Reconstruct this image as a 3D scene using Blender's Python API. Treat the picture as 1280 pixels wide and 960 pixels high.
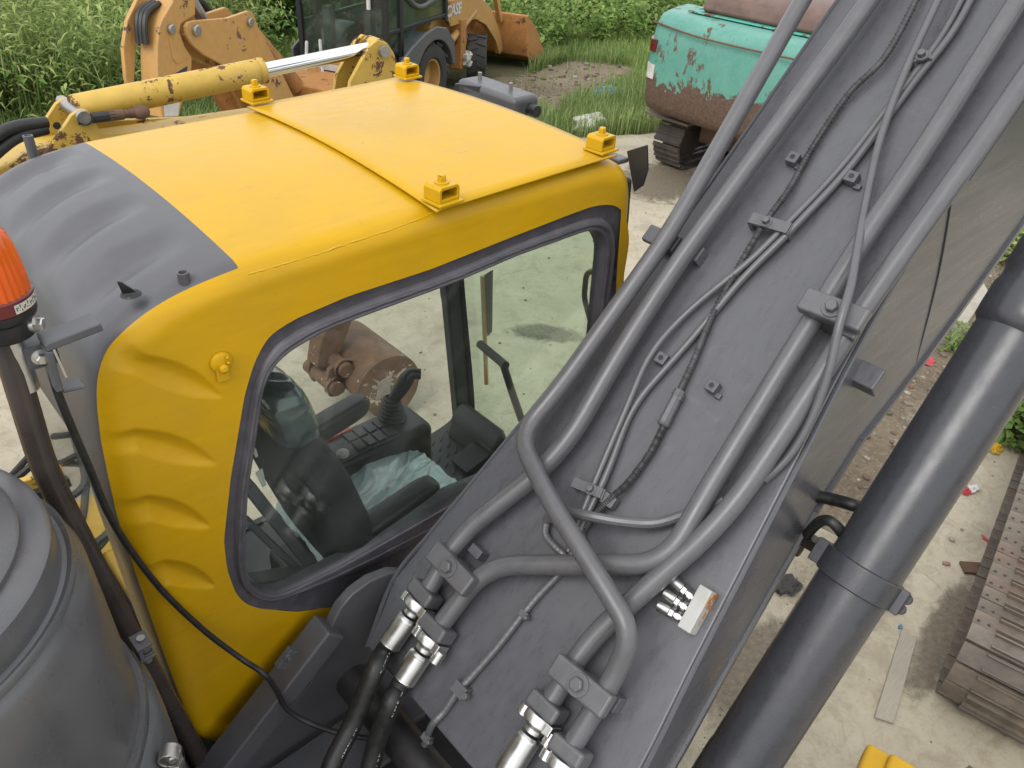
import bpy, math, random
import numpy as np
from mathutils import Vector, Matrix

# ------------------------------------------------------------------ clear
for o in list(bpy.data.objects): bpy.data.objects.remove(o)
SC = bpy.context.scene
COL = SC.collection

# ------------------------------------------------------------------ camera
cd = bpy.data.cameras.new('camera'); cam = bpy.data.objects.new('camera', cd); COL.objects.link(cam)
cd.sensor_width = 36; cd.lens = 27.8950; cd.clip_start = 0.05; cd.clip_end = 2000
_R = Matrix([[0.745211, 0.34842, -0.568563], [-0.66479, 0.454809, -0.592624], [0.052106, 0.819605, 0.570555]]).to_4x4()
cam.matrix_world = Matrix.Translation((-0.67, -1.426, 3.766)) @ _R
SC.camera = cam
SC.render.resolution_x = 1024; SC.render.resolution_y = 768

# ------------------------------------------------------------------ overcast sky and soft sun
SUN_EL, SUN_AZ = math.radians(50), math.radians(194)     # azimuth from +x towards +y
w = bpy.data.worlds.new('World'); SC.world = w; w.use_nodes = True
nt = w.node_tree; nt.nodes.clear()
sky = nt.nodes.new('ShaderNodeTexSky'); sky.sky_type = 'NISHITA'; sky.sun_disc = False
sky.sun_elevation = SUN_EL; sky.sun_rotation = math.pi/2 - SUN_AZ
sky.air_density = 1.0; sky.dust_density = 7.0; sky.ozone_density = 1.0
hsv = nt.nodes.new('ShaderNodeHueSaturation'); hsv.inputs['Saturation'].default_value = 0.22
bg = nt.nodes.new('ShaderNodeBackground'); bg.inputs['Strength'].default_value = 0.15
wo = nt.nodes.new('ShaderNodeOutputWorld')
cloud = nt.nodes.new('ShaderNodeMix'); cloud.data_type = 'RGBA'; cloud.inputs[0].default_value = 0.85      # even cloud cover over the clear sky
cloud.inputs[7].default_value = (6.7, 6.8, 7.0, 1)
nt.links.new(sky.outputs[0], hsv.inputs['Color']); nt.links.new(hsv.outputs[0], cloud.inputs[6]); nt.links.new(cloud.outputs[2], bg.inputs['Color']); nt.links.new(bg.outputs[0], wo.inputs['Surface'])
sd = bpy.data.lights.new('sun', 'SUN'); sun = bpy.data.objects.new('sun', sd); COL.objects.link(sun)
sd.energy = 1.05; sd.angle = math.radians(34); sd.color = (1.0, 0.965, 0.91)
sv = Vector((math.cos(SUN_EL)*math.cos(SUN_AZ), math.cos(SUN_EL)*math.sin(SUN_AZ), math.sin(SUN_EL)))
sun.location = sv*30; sun.rotation_euler = (-sv).to_track_quat('-Z', 'Y').to_euler()
SC.view_settings.view_transform = 'Standard'; SC.view_settings.look = 'None'
SC.view_settings.exposure = 0.68; SC.view_settings.gamma = 1.0; SC.view_settings.use_curve_mapping = False

# ------------------------------------------------------------------ materials
MATS = {}
class NT:
    def __init__(s, name):
        m = bpy.data.materials.new(name); m.use_nodes = True
        s.m = m; s.t = m.node_tree; s.t.nodes.clear()
        s.out = s.n('OutputMaterial'); s.b = s.n('BsdfPrincipled'); s.l(s.b.outputs[0], s.out.inputs['Surface'])
        s.tc = s.n('TexCoord'); MATS[name] = m
    def n(s, k, **kw):
        x = s.t.nodes.new('ShaderNode'+k)
        for a, v in kw.items(): setattr(x, a, v)
        return x
    def l(s, a, b): s.t.links.new(a, b)
    def noise(s, scale, detail=5, rough=.6, stretch=None, dist=0.0, rot=None, off=None):
        nz = s.n('TexNoise'); nz.inputs['Scale'].default_value = scale; nz.inputs['Detail'].default_value = detail
        nz.inputs['Roughness'].default_value = rough; nz.inputs['Distortion'].default_value = dist
        mp = s.n('Mapping'); s.l(s.tc.outputs['Object'], mp.inputs['Vector'])
        if stretch: mp.inputs['Scale'].default_value = stretch
        if rot: mp.inputs['Rotation'].default_value = rot
        if off: mp.inputs['Location'].default_value = off
        s.l(mp.outputs[0], nz.inputs['Vector']); return nz.outputs['Fac']
    def ramp(s, fac, stops, interp='LINEAR'):
        r = s.n('ValToRGB'); r.color_ramp.interpolation = interp
        e = r.color_ramp.elements
        while len(e) < len(stops): e.new(.5)
        for k, (p, c) in enumerate(stops):
            e[k].position = p; e[k].color = (c, c, c, 1) if isinstance(c, (int, float)) else (*c, 1)
        s.l(fac, r.inputs[0]); return r.outputs[0]
    def mix(s, fac, a, b, mode='MIX'):
        x = s.n('Mix', data_type='RGBA', blend_type=mode)
        for v, k in ((fac, 0), (a, 6), (b, 7)):
            if hasattr(v, 'links'): s.l(v, x.inputs[k])
            elif isinstance(v, (int, float)): x.inputs[k].default_value = v if k == 0 else (v, v, v, 1)
            else: x.inputs[k].default_value = (*v, 1)
        return x.outputs[2]
    def math(s, op, a, b=0.0):
        x = s.n('Math', operation=op)
        for v, k in ((a, 0), (b, 1)):
            if hasattr(v, 'links'): s.l(v, x.inputs[k])
            else: x.inputs[k].default_value = v
        return x.outputs[0]
    def bump(s, h, strength=.2, dist=.01, prev=None):
        b = s.n('Bump'); b.inputs['Strength'].default_value = strength; b.inputs['Distance'].default_value = dist
        s.l(h, b.inputs['Height'])
        if prev is not None: s.l(prev, b.inputs['Normal'])
        return b.outputs[0]
    def set(s, col=None, rough=None, metal=None, normal=None, spec=None, **kw):
        for v, k in ((col, 'Base Color'), (rough, 'Roughness'), (metal, 'Metallic'), (normal, 'Normal'), (spec, 'Specular IOR Level')):
            if v is None: continue
            if hasattr(v, 'links'): s.l(v, s.b.inputs[k])
            elif isinstance(v, (int, float)): s.b.inputs[k].default_value = v
            else: s.b.inputs[k].default_value = (*v, 1)
        for k, v in kw.items():
            i = s.b.inputs[k.replace('_', ' ')]
            if hasattr(v, 'links'): s.l(v, i)
            else: i.default_value = v
        return s.m

def painted(name, c, rough=.4, brush=(1, 1, 1), dirt=(.10, .085, .07), dirt_amt=.35, brush_bump=.12, var=.16, chips=0.0, chipcol=(.07, .03, .015), rot=None, spec=.5, each=None, scuff=0.0, scuffcol=None):
    """brush or roller paint: streaks, dust film, optional chips through to rust"""
    s = NT(name); kk = lambda q: tuple(x*.63 for x in q)
    c, dirt, chipcol = kk(c), kk(dirt), kk(chipcol)
    if scuffcol: scuffcol = kk(scuffcol)
    n1 = s.noise(14, 6, .65, brush, rot=rot); n2 = s.noise(2.3, 5, .6); n3 = s.noise(60, 4, .6)
    lo = tuple(x*(1-var) for x in c); hi = tuple(min(1, x*(1+var)) for x in c)
    col = s.mix(s.ramp(n1, [(.3, 0), (.7, 1)]), lo, hi)
    dm = s.ramp(n2, [(.46, 0), (.8, dirt_amt)])
    col = s.mix(dm, col, dirt)
    sp = s.ramp(n3, [(.70, 0), (.78, .35)]); col = s.mix(sp, col, tuple(x*.55 for x in c))
    if scuff:
        for k_, st_ in enumerate(((1, 22, 22), (18, 1.2, 18), (16, 16, 1))):
            sm = s.ramp(s.noise(2.2, 4, .55, st_, off=(k_*3, 1, 2), dist=.8, rot=(.3*k_, .5, .4*k_)), [(.66, 0), (.70, scuff)]); col = s.mix(s.math('MULTIPLY', sm, s.ramp(n2, [(.45, 0), (.6, 1)])), col, scuffcol or tuple(x*.5 for x in c))
    r = s.ramp(n1, [(.25, max(.05, rough-.09)), (.75, rough+.1)])
    if each:                                   # every piece has weathered a little differently
        oi = s.n('ObjectInfo'); col = s.mix(.75, col, s.ramp(oi.outputs['Random'], [(i/(len(each)-1), q) for i, q in enumerate(each)]), 'MULTIPLY')
    h = n1
    if chips > 0:
        k1 = s.noise(5.5, 8, .72, dist=.6); k2 = s.noise(19, 6, .7, off=(3, 1, 7))
        k0 = s.noise(1.7, 4, .6, off=(5, 9, 1)); pk = s.math('ADD', s.math('MULTIPLY', k1, .6), s.math('MULTIPLY', k2, .4))
        cm = s.ramp(s.math('ADD', pk, s.math('MULTIPLY', s.math('SUBTRACT', k0, .5), .55)), [(.65-chips, 0), (.662-chips, 1)])
        rust = s.mix(s.ramp(k2, [(.35, 0), (.65, 1)]), chipcol, tuple(min(1, x*2.6) for x in chipcol))
        col = s.mix(cm, col, rust); r = s.mix(cm, r, .85)
        h = s.math('SUBTRACT', n1, s.math('MULTIPLY', cm, 1.2))
    s.set(col, r, 0, s.bump(n3, .05, .002, s.bump(h, brush_bump, .004)), spec)
    return s.m

BROT = (0, math.radians(43.5), 0)
painted('grey_paint', (.122, .123, .135), .40, (1, 1, 1), dirt_amt=.22, var=.10, brush_bump=.16, spec=.42)
painted('boom_paint', (.120, .122, .136), .30, (.22, 3.2, 2.0), dirt=(.105, .105, .112), dirt_amt=.16, var=.07, brush_bump=.09, rot=BROT, spec=.5, scuff=.35, scuffcol=(.20, .195, .19))
painted('pipe_paint', (.140, .140, .150), .33, (.3, 2.6, 2), dirt_amt=.25, var=.09, brush_bump=.08, rot=BROT, spec=.5, scuff=.4, scuffcol=(.06, .055, .055))
painted('dark_paint', (.035, .034, .038), .42, dirt_amt=.3, var=.2)
painted('seal_paint', (.105, .100, .114), .45, (1, 1, 1), dirt_amt=.25, var=.25, brush_bump=.3)
painted('cylinder_paint', (.052, .054, .064), .29, (.4, 3, 2), dirt_amt=.2, var=.10, brush_bump=.05, rot=BROT, spec=.55, scuff=.4, scuffcol=(.12, .115, .11))
painted('drum_paint', (.125, .127, .135), .30, (1, 1, .4), dirt_amt=.30, var=.10, brush_bump=.07, spec=.55, scuff=.35, scuffcol=(.22, .21, .20))
painted('yellow_paint', (.76, .435, .006), .34, (.5, 3, 3), dirt=(.50, .31, .05), dirt_amt=.45, var=.05, brush_bump=.05, scuff=.30, scuffcol=(.42, .25, .04), spec=.24)
painted('old_yellow', (.72, .47, .075), .5, dirt=(.55, .38, .14), dirt_amt=.5, var=.10, chips=.085)
painted('deck_yellow', (.60, .38, .03), .5, dirt=(.25, .19, .09), dirt_amt=.5, var=.12, chips=.05, chipcol=(.10, .11, .08))
painted('orange_paint', (.66, .365, .105), .55, dirt=(.52, .32, .17), dirt_amt=.5, var=.10, chips=.035, chipcol=(.06, .035, .025))
painted('rust_orange', (.56, .25, .065), .65, dirt=(.26, .14, .07), dirt_amt=.7, var=.2, chips=.05)
painted('teal_paint', (.085, .48, .37), .5, (1, 1, .5), dirt=(.16, .30, .25), dirt_amt=.45, var=.12, chips=.10, chipcol=(.075, .035, .02))
painted('rusty_steel', (.16, .085, .045), .75, dirt=(.24, .16, .10), dirt_amt=.7, var=.35, brush_bump=.5, chips=.06, chipcol=(.06, .035, .025))
painted('track_steel', (.19, .158, .128), .72, (1, 1, 1), dirt=(.40, .34, .27), dirt_amt=.9, var=.35, brush_bump=.6, chips=.08, chipcol=(.07, .05, .035), each=[(.90, .68, .56), (1.0, 1.0, 1.0), (1.0, .95, .82), (.62, .61, .60), (.95, .86, .74)])
painted('dirty_bucket', (.17, .085, .042), .7, dirt=(.36, .27, .17), dirt_amt=.75, var=.35, brush_bump=.5, chips=.05, chipcol=(.30, .25, .18))
painted('grey_plastic', (.13, .13, .135), .5, dirt_amt=.3)
painted('light_alloy', (.55, .55, .53), .4, dirt=(.18, .13, .08), dirt_amt=.55, var=.12, chips=.03, chipcol=(.2, .08, .03))
painted('white_print', (.75, .75, .72), .5, dirt_amt=.15)
painted('wood', (.36, .29, .20), .8, (1, 8, 8), dirt=(.12, .09, .07), dirt_amt=.7, var=.2, brush_bump=.4)
painted('red_litter', (.62, .05, .06), .5); painted('white_litter', (.75, .73, .68), .6, dirt=(.4, .36, .28), dirt_amt=.7)
painted('blue_litter', (.10, .28, .42), .5); painted('yellow_litter', (.75, .45, .02), .5)
painted('stone', (.40, .36, .29), .85, dirt=(.16, .13, .10), dirt_amt=.8, var=.3, brush_bump=.6)
painted('wall_stone', (.28, .28, .26), .9, dirt=(.10, .11, .07), dirt_amt=.8, var=.3, brush_bump=.6)

painted('brown_rail', (.060, .048, .045), .30, (1, 1, 1), dirt=(.20, .16, .12), dirt_amt=.35, var=.2)
painted('concrete_slab', (.52, .48, .40), .85, dirt=(.26, .22, .17), dirt_amt=.6, var=.15, brush_bump=.5)
painted('decal_dark', (.05, .04, .07), .5, chips=.12, chipcol=(.45, .20, .05))
def teal_weight():
    s = NT('teal_weight'); sep = s.n('SeparateXYZ'); s.l(s.tc.outputs['Object'], sep.inputs[0])
    n1 = s.noise(2.2, 8, .7, dist=.5); n2 = s.noise(3.0, 8, .72, (1, 2.2, 1.0), off=(2, 5, 1)); n3 = s.noise(30, 5, .65); n4 = s.noise(1.3, 3, .5, off=(7, 2, 2))
    lowz = s.math('SUBTRACT', s.math('ADD', sep.outputs['Z'], s.math('ADD', s.math('MULTIPLY', s.math('SUBTRACT', n1, .5), 1.3), s.math('MULTIPLY', s.math('SUBTRACT', n2, .5), .7))), 1.34)   # scuffed bare band along the bottom edge
    m1 = s.ramp(lowz, [(.0, 1), (.03, 0)])
    m2 = s.ramp(s.math('ADD', n2, s.math('MULTIPLY', s.math('SUBTRACT', n4, .5), .8)), [(.585, 0), (.63, 1)])
    m = s.math('MAXIMUM', m1, m2)
    teal = s.mix(s.ramp(n1, [(.35, 0), (.65, 1)]), (.062, .225, .178), (.100, .285, .230)); teal = s.mix(s.ramp(n3, [(.48, 0), (.70, .5)]), teal, (.19, .25, .22))
    rust = s.mix(s.ramp(n3, [(.3, 0), (.7, 1)]), (.060, .036, .025), (.140, .092, .066))
    s.set(s.mix(m, teal, rust), s.mix(m, .45, .85), 0, s.bump(s.math('SUBTRACT', n3, m), .3, .006), .4)
teal_weight()
painted('old_board', (.47, .42, .335), .85, (1, 8, 8), dirt=(.30, .26, .20), dirt_amt=.8, var=.12, brush_bump=.4)
painted('dark_track', (.085, .070, .058), .75, dirt=(.19, .155, .12), dirt_amt=.7, var=.3, brush_bump=.5)
painted('sprayed_conduit', (.040, .040, .043), .55, dirt=(.15, .15, .16), dirt_amt=.9, var=.4, brush_bump=.3)
def simple(name, c, rough=.5, metal=0, spec=.5, nscale=30, bump=.1, var=.15, **kw):
    s = NT(name); n = s.noise(nscale, 5, .6); c = tuple(x*(.66 if not metal else .82) for x in c)
    col = s.mix(s.ramp(n, [(.3, 0), (.7, 1)]), tuple(x*(1-var) for x in c), tuple(min(1, x*(1+var)) for x in c))
    rr = s.ramp(n, [(.3, max(.03, rough-.08)), (.7, min(1, rough+.08))])
    return s.set(col, rr, metal, s.bump(n, bump, .004), spec, **kw)
simple('rubber', (.018, .018, .018), .62, nscale=40, bump=.3)
simple('dusty_rubber', (.045, .042, .038), .8, nscale=20, bump=.4, var=.4)
simple('hose_rubber', (.020, .020, .020), .5, nscale=60, bump=.2, var=.4)
simple('black_plastic', (.020, .021, .022), .42, nscale=80, bump=.15)
simple('black_fabric', (.016, .018, .022), .85, nscale=220, bump=.5, var=.3)
simple('silver', (.70, .70, .68), .36, 1.0, nscale=25, bump=.012, var=.08)
simple('chrome', (.86, .87, .88), .09, 1.0, nscale=8, bump=.02, var=.03)
simple('steel_bolt', (.42, .41, .39), .42, .9, nscale=60, bump=.2)
simple('lamp_red', (.16, .02, .02), .3)
simple('orange_light', (.75, .10, .01), .35)
simple('tin_label', (.68, .68, .60), .45)
simple('grey_button', (.055, .057, .058), .45, nscale=90)
simple('floor_mat', (.038, .042, .040), .6, nscale=120, bump=.4, var=.3)
simple('inner_trim', (.026, .029, .028), .55, nscale=90, bump=.2)
simple('brown_plastic', (.17, .10, .075), .35, nscale=6, var=.3)

def glass(name, tint, rough=0.02, refl=1.0, dirt=.05):
    s = NT(name); s.t.nodes.remove(s.b)
    tr = s.n('BsdfTransparent'); tr.inputs[0].default_value = (*tint, 1)
    gl = s.n('BsdfGlossy'); gl.inputs['Roughness'].default_value = rough; gl.inputs[0].default_value = (refl, refl, refl, 1)
    df = s.n('BsdfDiffuse'); df.inputs[0].default_value = (.45, .45, .40, 1)
    ge = s.n('NewGeometry'); dt = s.n('VectorMath', operation='DOT_PRODUCT'); s.l(ge.outputs['Incoming'], dt.inputs[0]); s.l(ge.outputs['Normal'], dt.inputs[1])
    fr = s.math('ADD', s.math('MULTIPLY', s.math('POWER', s.math('SUBTRACT', 1.0, s.math('ABSOLUTE', dt.outputs['Value'])), 5.0), .95), .035)
    m1 = s.n('MixShader'); s.l(fr, m1.inputs[0]); s.l(tr.outputs[0], m1.inputs[1]); s.l(gl.outputs[0], m1.inputs[2])
    nz = s.noise(3.5, 8, .7, dist=.5); dm = s.ramp(nz, [(.45, dirt*.25), (.75, dirt)])
    m2 = s.n('MixShader'); s.l(dm, m2.inputs[0]); s.l(m1.outputs[0], m2.inputs[1]); s.l(df.outputs[0], m2.inputs[2])
    s.l(m2.outputs[0], s.out.inputs['Surface']); return s.m
glass('window_glass', (.91, .95, .93), dirt=.05)
glass('front_glass', (.88, .95, .90), dirt=.05)
glass('far_glass', (.62, .74, .69), dirt=.12)

def film(name, a, b, rough):
    s = NT(name); n = s.noise(5, 4, .6, (1, 2, 2), dist=.8); n2 = s.noise(45, 5, .65, dist=1.0)
    return s.set(s.mix(s.ramp(n, [(.35, 0), (.65, 1)]), a, b), rough, 0, s.bump(n2, .35, .004), .9, Coat_Weight=.5, Coat_Roughness=.12)
film('plastic_film', (.36, .43, .45), (.52, .60, .62), .28); film('clear_film', (.045, .060, .060), (.085, .105, .105), .22)
def amber():
    s = NT('amber_lens'); n = s.noise(6, 2)
    return s.set((.95, .16, .012), .12, 0, None, .6, Transmission_Weight=.45, IOR=1.45, Subsurface_Weight=0.0)
amber()

def concrete():
    s = NT('concrete')
    big = s.noise(.35, 8, .65, dist=.4); mid = s.noise(2.2, 8, .7); fine = s.noise(26, 8, .75); grit = s.noise(140, 3, .6)
    c = s.mix(s.ramp(big, [(.35, 0), (.65, 1)]), (.350, .309, .226), (.430, .387, .297))
    c = s.mix(s.ramp(mid, [(.45, 0), (.75, .55)]), c, (.283, .240, .169))
    c = s.mix(s.ramp(fine, [(.52, 0), (.72, .45)]), c, (.182, .156, .113))
    c = s.mix(s.ramp(grit, [(.62, 0), (.7, .35)]), c, (.484, .455, .374))
    st = s.noise(.9, 6, .6, off=(11, 4, 2), dist=.8); c = s.mix(s.ramp(st, [(.60, 0), (.72, .55)]), c, (.114, .091, .062))
    vo = s.n('TexVoronoi', feature='DISTANCE_TO_EDGE'); vo.inputs['Scale'].default_value = .42
    wv = s.n('VectorMath', operation='ADD'); nz = s.n('TexNoise'); nz.inputs['Scale'].default_value = 1.6; nz.inputs['Detail'].default_value = 8
    sc = s.n('VectorMath', operation='SCALE'); sc.inputs['Scale'].default_value = .55
    s.l(s.tc.outputs['Object'], nz.inputs['Vector']); s.l(nz.outputs['Color'], sc.inputs[0]); s.l(s.tc.outputs['Object'], wv.inputs[0]); s.l(sc.outputs[0], wv.inputs[1]); s.l(wv.outputs[0], vo.inputs['Vector'])
    cr = s.math('MULTIPLY', s.ramp(vo.outputs['Distance'], [(.0, 1), (.006, 0)]), s.ramp(s.noise(.7, 5, .6, off=(3, 8, 2)), [(.5, 0), (.62, 1)])); c = s.mix(s.math('MULTIPLY', cr, .6), c, (.094, .078, .053))
    bl = s.noise(5.5, 9, .78, off=(1, 2, 3), dist=.7); c = s.mix(s.ramp(bl, [(.50, 0), (.60, .55)]), c, (.256, .218, .155)); c = s.mix(s.ramp(bl, [(.30, .5), (.42, 0)]), c, (.445, .410, .327))
    h = s.math('ADD', s.math('MULTIPLY', mid, .6), s.math('MULTIPLY', fine, .5)); h = s.math('SUBTRACT', h, s.math('MULTIPLY', cr, .3))
    return s.set(c, .85, 0, s.bump(grit, .25, .004, s.bump(h, .55, .03)), .3)
concrete()
def soil(name, a, b, c2, peb=.5):
    s = NT(name); n = s.noise(1.1, 8, .7, dist=.4); f = s.noise(16, 8, .75)
    c = s.mix(s.ramp(n, [(.35, 0), (.65, 1)]), a, b); c = s.mix(s.ramp(f, [(.5, 0), (.72, .8)]), c, c2)
    vo = s.n('TexVoronoi'); vo.inputs['Scale'].default_value = 22; s.l(s.tc.outputs['Object'], vo.inputs['Vector'])
    c = s.mix(s.ramp(vo.outputs['Distance'], [(.12, peb), (.3, 0)]), c, (.283, .247, .184))
    h = s.math('ADD', f, s.ramp(vo.outputs['Distance'], [(.0, .5), (.4, 0)]))
    return s.set(c, .95, 0, s.bump(h, .8, .05), .2)
def rubble_stone():
    s = NT('rubble_stone'); g = s.n('NewGeometry'); n = s.noise(40, 5, .7)
    c = s.ramp(g.outputs['Random Per Island'], [(0, (.086, .066, .050)), (.35, (.165, .132, .099)), (.7, (.251, .224, .185)), (.93, (.363, .343, .304)), (.97, (.297, .079, .053)), (1, (.132, .106, .079))])
    s.set(s.mix(s.ramp(n, [(.4, 0), (.7, .6)]), c, (.106, .083, .059)), .9, 0, s.bump(n, .6, .01), .2)
rubble_stone()
def soft_stain(name, col, amt):
    s = NT(name); sep = s.n('VectorMath', operation='DISTANCE'); mp = s.n('Mapping'); nz = s.noise(7, 8, .72, dist=.6)
    s.l(s.tc.outputs['Generated'], sep.inputs[0]); sep.inputs[1].default_value = (.5, .5, 0)
    s.t.links.remove(sep.inputs[0].links[0]); fl = s.n('VectorMath', operation='MULTIPLY'); s.l(s.tc.outputs['Generated'], fl.inputs[0]); fl.inputs[1].default_value = (1, 1, 0); s.l(fl.outputs[0], sep.inputs[0])
    a = s.math('MULTIPLY', s.ramp(s.math('ADD', sep.outputs['Value'], s.math('MULTIPLY', s.math('SUBTRACT', nz, .5), .55)), [(.26, 1), (.40, 0)]), amt)
    tr = s.n('BsdfTransparent'); mx = s.n('MixShader'); s.l(a, mx.inputs[0]); s.l(tr.outputs[0], mx.inputs[1]); s.l(s.b.outputs[0], mx.inputs[2]); s.l(mx.outputs[0], s.out.inputs['Surface'])
    n2 = s.noise(25, 6, .7); s.set(s.mix(s.ramp(n2, [(.35, 0), (.65, 1)]), tuple(x*.7 for x in col), tuple(x*1.25 for x in col)), .8, 0, s.bump(n2, .5, .01), .3)
soft_stain('mud_stain', (.178, .149, .109), .8); soft_stain('oil_stain', (.145, .132, .102), .7); soft_stain('dust_stain', (.310, .264, .191), .6)
soil('soil', (.062, .048, .032), (.124, .102, .071), (.186, .161, .118))
soil('dirt_patch', (.125, .096, .066), (.215, .172, .120), (.320, .280, .215), .8)
soil('verge', (.068, .081, .031), (.124, .118, .062), (.174, .155, .099), .2)
def foliage(name, a, b, c2, trans=.35):
    s = NT(name); g = s.n('NewGeometry'); r = g.outputs['Random Per Island']
    c = s.ramp(r, [(0, a), (.5, b), (1, c2)])
    n = s.noise(.6, 4, .6); c = s.mix(s.ramp(n, [(.35, 0), (.7, .6)]), c, tuple(x*.65 for x in a))
    s.set(c, .6, 0, None, .25)
    tl = s.n('BsdfTranslucent'); s.l(c, tl.inputs[0]); mx = s.n('MixShader'); mx.inputs[0].default_value = trans
    s.l(s.b.outputs[0], mx.inputs[1]); s.l(tl.outputs[0], mx.inputs[2]); s.l(mx.outputs[0], s.out.inputs['Surface']); return s.m
foliage('weed_leaf', (.195, .275, .080), (.345, .440, .130), (.510, .570, .215), .42)
foliage('grass_blade', (.128, .224, .048), (.232, .352, .088), (.368, .448, .160), .42)
foliage('tall_grass_blade', (.160, .240, .072), (.264, .360, .120), (.400, .440, .192), .42)
foliage('dark_leaf', (.085, .190, .038), (.165, .310, .065), (.280, .420, .115), .42)
foliage('flower', (.70, .50, .02), (.75, .60, .05), (.8, .7, .1), .2)

# ------------------------------------------------------------------ mesh helpers
V = Vector
class MB:
    """collects shapes; build() links them as one mesh object"""
    def __init__(s): s.v = []; s.f = []; s.k = []
    def add(s, vs, fs, k=0):
        b = len(s.v); s.v += [tuple(x) for x in vs]; s.f += [tuple(i+b for i in f) for f in fs]; s.k += [k]*len(fs); return s
    def obox(s, c, ax, ay, az, k=0):
        c, ax, ay, az = V(c), V(ax), V(ay), V(az)
        vs = [c+ax*i+ay*j+az*l for l in (-1, 1) for j in (-1, 1) for i in (-1, 1)]
        return s.add(vs, [(0, 2, 3, 1), (4, 5, 7, 6), (0, 1, 5, 4), (2, 6, 7, 3), (0, 4, 6, 2), (1, 3, 7, 5)], k)
    def box(s, lo, hi, k=0):
        lo, hi = V(lo), V(hi); c = (lo+hi)/2; d = (hi-lo)/2
        return s.obox(c, (d.x, 0, 0), (0, d.y, 0), (0, 0, d.z), k)
    def beam(s, a, b, up, w, h, k=0):
        """box from a to b; w across, h along up"""
        a, b = V(a), V(b); d = (b-a); L = d.length; d.normalize(); sd = d.cross(V(up)).normalized(); u = sd.cross(d)
        return s.obox((a+b)/2, d*(L/2), sd*(w/2), u*(h/2), k)
    def tube(s, path, r, n=12, caps=True, k=0, squash=None):
        P = [V(p) for p in path]; R = r if isinstance(r, (list, tuple)) else [r]*len(P)
        T = [((P[min(i+1, len(P)-1)]-P[max(i-1, 0)])).normalized() for i in range(len(P))]
        u = T[0].orthogonal().normalized(); b = len(s.v); fs = []; vs = []
        for i, p in enumerate(P):
            u = (u - T[i]*u.dot(T[i])).normalized(); w_ = T[i].cross(u)
            for j in range(n):
                a = 2*math.pi*j/n; vs.append(p + (u*math.cos(a)+w_*math.sin(a))*R[i])
        for i in range(len(P)-1):
            for j in range(n):
                fs.append((i*n+j, i*n+(j+1) % n, (i+1)*n+(j+1) % n, (i+1)*n+j))
        if caps: fs.append(tuple(range(n-1, -1, -1))); fs.append(tuple((len(P)-1)*n+j for j in range(n)))
        return s.add(vs, fs, k)
    def lathe(s, prof, o, axis, n=32, k=0, arc=None, ref=None):
        """prof: list of (radius, height) along axis from o"""
        o, ax = V(o), V(axis).normalized(); u = (V(ref)-ax*V(ref).dot(ax)).normalized() if ref else ax.orthogonal().normalized(); w_ = ax.cross(u)
        vs = []; fs = []; m = n if arc is None else n+1
        for (r, h) in prof:
            for j in range(m):
                a = 2*math.pi*j/n if arc is None else arc[0]+(arc[1]-arc[0])*j/n
                vs.append(o+ax*h+(u*math.cos(a)+w_*math.sin(a))*r)
        for i in range(len(prof)-1):
            for j in range(n):
                q = (j+1) % n if arc is None else j+1
                fs.append((i*m+j, i*m+q, (i+1)*m+q, (i+1)*m+j))
        return s.add(vs, fs, k)
    def prism(s, poly, vec, k=0):
        """extrude a planar polygon (3-D points) along vec"""
        P = [V(p) for p in poly]; d = V(vec); n = len(P)
        vs = P+[p+d for p in P]
        nrm = V((0, 0, 0))
        for i in range(n): nrm += P[i].cross(P[(i+1) % n])
        fl = nrm.dot(d) < 0
        fs = [tuple(range(n-1, -1, -1)), tuple(range(n, 2*n))]+[(i, (i+1) % n, (i+1) % n+n, i+n) for i in range(n)]
        if fl: fs = [tuple(reversed(f)) for f in fs]
        return s.add(vs, fs, k)
    def hexbolt(s, p, axis, r=.012, h=.010, washer=True, k=0):
        p, a = V(p), V(axis).normalized()
        if washer: s.lathe([(0, .004), (r*1.5, .004), (r*1.5, -.004)], p, a, 14, k)
        return s.lathe([(r, 0), (r, h), (r*.85, h+.002), (0, h+.002)], p+a*.004, a, 6, k)
    def sphere(s, c, r, n=12, k=0, sc=(1, 1, 1)):
        prof = [(r*math.sin(math.pi*i/n), -r*math.cos(math.pi*i/n)) for i in range(n+1)]
        b = len(s.v); s.lathe(prof, (0, 0, 0), (0, 0, 1), n*2, k)
        for i in range(b, len(s.v)):
            x = s.v[i]; s.v[i] = (c[0]+x[0]*sc[0], c[1]+x[1]*sc[1], c[2]+x[2]*sc[2])
        return s
    def mesh(s, name, mats, smooth=35):
        me = bpy.data.meshes.new(name); me.from_pydata(s.v, [], s.f)
        for m in (mats if isinstance(mats, (list, tuple)) else [mats]): me.materials.append(MATS[m])
        if any(s.k): me.polygons.foreach_set('material_index', s.k)
        me.validate()
        if smooth:
            me.polygons.foreach_set('use_smooth', [True]*len(me.polygons)); me.set_sharp_from_angle(angle=math.radians(smooth))
        me.update(); return me
    def build(s, name, mats, parent=None, smooth=35, bevel=0, seg=2, subsurf=0):
        o = bpy.data.objects.new(name, s.mesh(name, mats, smooth)); COL.objects.link(o); adopt(o, parent)
        if bevel:
            b = o.modifiers.new('bevel', 'BEVEL'); b.width = bevel; b.segments = seg; b.limit_method = 'ANGLE'; b.angle_limit = math.radians(32); b.harden_normals = True
        if subsurf:
            b = o.modifiers.new('sub', 'SUBSURF'); b.levels = subsurf; b.render_levels = subsurf
        return o
def world_mat(o):
    m = o.matrix_basis.copy()
    if o.parent: m = world_mat(o.parent) @ o.matrix_parent_inverse @ m
    return m
def adopt(o, parent):
    if parent is not None:
        o.parent = parent; o.matrix_parent_inverse = world_mat(parent).inverted()
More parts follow.
